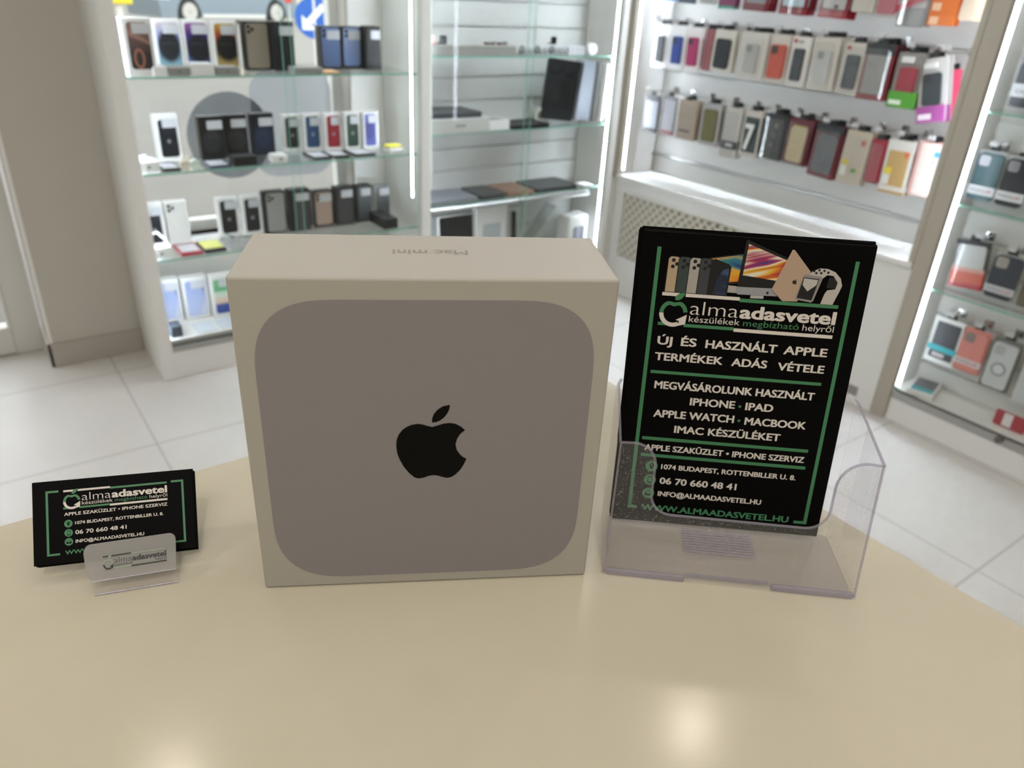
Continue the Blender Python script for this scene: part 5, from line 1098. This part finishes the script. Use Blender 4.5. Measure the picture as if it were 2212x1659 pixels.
def line2(s, x0, x1, z_, cap, m=P_WHITE, b=0.030):
    a, bb = cf(x0, z_), cf(x1, z_); q.text(s, a[0], bb[0], a[1], cap * CS / 1000, -0.00014, m, b)
line2('APPLE SZAKÜZLET • IPHONE SZERVIZ', -28.2, 29.9, 28.2, 2.1)
line2('1074 BUDAPEST, ROTTENBILLER U. 8.', -22.4, 27.3, 22.5, 2.0); line2('06 70 660 48 41', -22.4, 6.0, 16.5, 2.6)
line2('INFO@ALMAADASVETEL.HU', -22.4, 15.8, 11.3, 2.1); line2('WWW.ALMAADASVETEL.HU', -28.2, 28.0, 4.9, 2.6, P_GREEN)
q.build('printed_text', None, c0)
q = MB()
for z_, kd in ((23.4, 'pin'), (17.8, 'phone'), (12.4, 'mail')):
    a = cf(-26.0, z_); icon(q, a[0], a[1], 0.0023 * CS, kd, -0.00014, P_GREEN, SHEET)
q.build('contact_icons', None, c0)
for i in range(7):
    f = card_root(0.0008 + 0.0009 * i, (0.0004, 0.0010, -0.0003, 0.0012, 0.0006, 0.0014, 0.0009)[i], (-0.0002, -0.0006, 0.0003, -0.0010, 0.0002, -0.0014, -0.0008)[i], ['second', 'third', 'fourth', 'fifth', 'sixth', 'seventh', 'rearmost'][i] + ' black business card from the front of the small stack', (0.2, -0.3, 0.1, 0.4, -0.2, 0.3, 0.1)[i])
    MB().box(-0.045 * CS, 0.045 * CS, 0, 0.0004, 0, 0.05 * CS).build('card', SHEET, f)
# holder: frame local to the card stack, base flat on the counter
hl_x, hl_y = from_view(-0.2285, 0.3615)
k = thing('card_holder', 'small clear acrylic business card holder with the shop logo on its lip', 'holder', (hl_x, hl_y, T), (0, 0, CYAW))
tl = math.tan(R(36.1))
BWd = 0.0243
MB().box(-BWd, BWd, 0.0, 0.040, 0.0002, 0.0112, 0.0008).build('base_block', PLASTIC, k)
def lip_prism(mb, pts, y0, z0, th):
    A = [mb.bm.verts.new((p[0], y0 + tl * p[1] * math.cos(R(36.1)), z0 + p[1] * math.cos(R(36.1)))) for p in pts]
    B = [mb.bm.verts.new((p[0], y0 + tl * p[1] * math.cos(R(36.1)) + th, z0 + p[1] * math.cos(R(36.1)) - 0.0)) for p in pts]
    fs = [mb.bm.faces.new(A), mb.bm.faces.new(B[::-1])]; n = len(pts)
    for i in range(n): fs.append(mb.bm.faces.new((A[i], B[i], B[(i + 1) % n], A[(i + 1) % n])))
    bmesh.ops.recalc_face_normals(mb.bm, faces=fs); return mb
LH = 0.0215
lip_pts = [(-BWd, 0.0), (BWd, 0.0), (BWd + 0.001, LH - 0.004)] + [(BWd - 0.003 + 0.004 * math.cos(a), LH - 0.004 + 0.004 * math.sin(a)) for a in [PI / 2 * i / 5 for i in range(1, 6)]] + [(-BWd - 0.001 + 0.0 - 0.004 * math.sin(a) + 0.002, LH - 0.004 + 0.004 * math.cos(a)) for a in [PI / 2 * i / 5 for i in range(6)]] + [(-BWd - 0.0025, LH * 0.4), (-BWd - 0.0015, LH * 0.15)]
LIP = clear('lip_acrylic', (0.78, 0.77, 0.76), 1.0, haze=0.42, hazecol=(0.60, 0.585, 0.57))
lp = lip_prism(MB(), lip_pts, 0.0006, 0.0112, 0.002).build('front_lip', LIP, k)
lip_prism(MB(), rr(2 * BWd - 0.002, 0.030, 0.003, 0, 0.015, 3), 0.0300, 0.0112, 0.002).build('back_rest', PLASTIC, k)
q = MB(); LB = mat('lip_black', '#1a1718', 0.4); LG = mat('lip_green', '#8fa08c', 0.5)
cs_ = math.cos(R(36.1)); sn_ = math.sin(R(36.1))
class LipMB(MB): pass
tmp = MB(); shop_logo(tmp, lambda x, z_: (x * 0.000315 + 0.0012, (z_ - 149.6) * 0.00037 + 0.0062), 0.0, LB, LG, True)
for v in tmp.bm.verts:
    x, y, s_ = v.co; yo = y * 1.0
    v.co = (x, 0.0006 + s_ * sn_ + (-0.00015 + yo) * cs_, 0.0112 + s_ * cs_ + (0.00015 - yo) * sn_)
tmp.build('shop_logo', None, lp)
ed = MB(); ed.tube([(-BWd, 0.0004, 0.0112), (BWd, 0.0004, 0.0112)], 0.0005, 6); ed.tube([(-BWd, 0.0004, 0.0009), (BWd, 0.0004, 0.0009)], 0.0007, 6)
ed.build('edge', RIM, k)
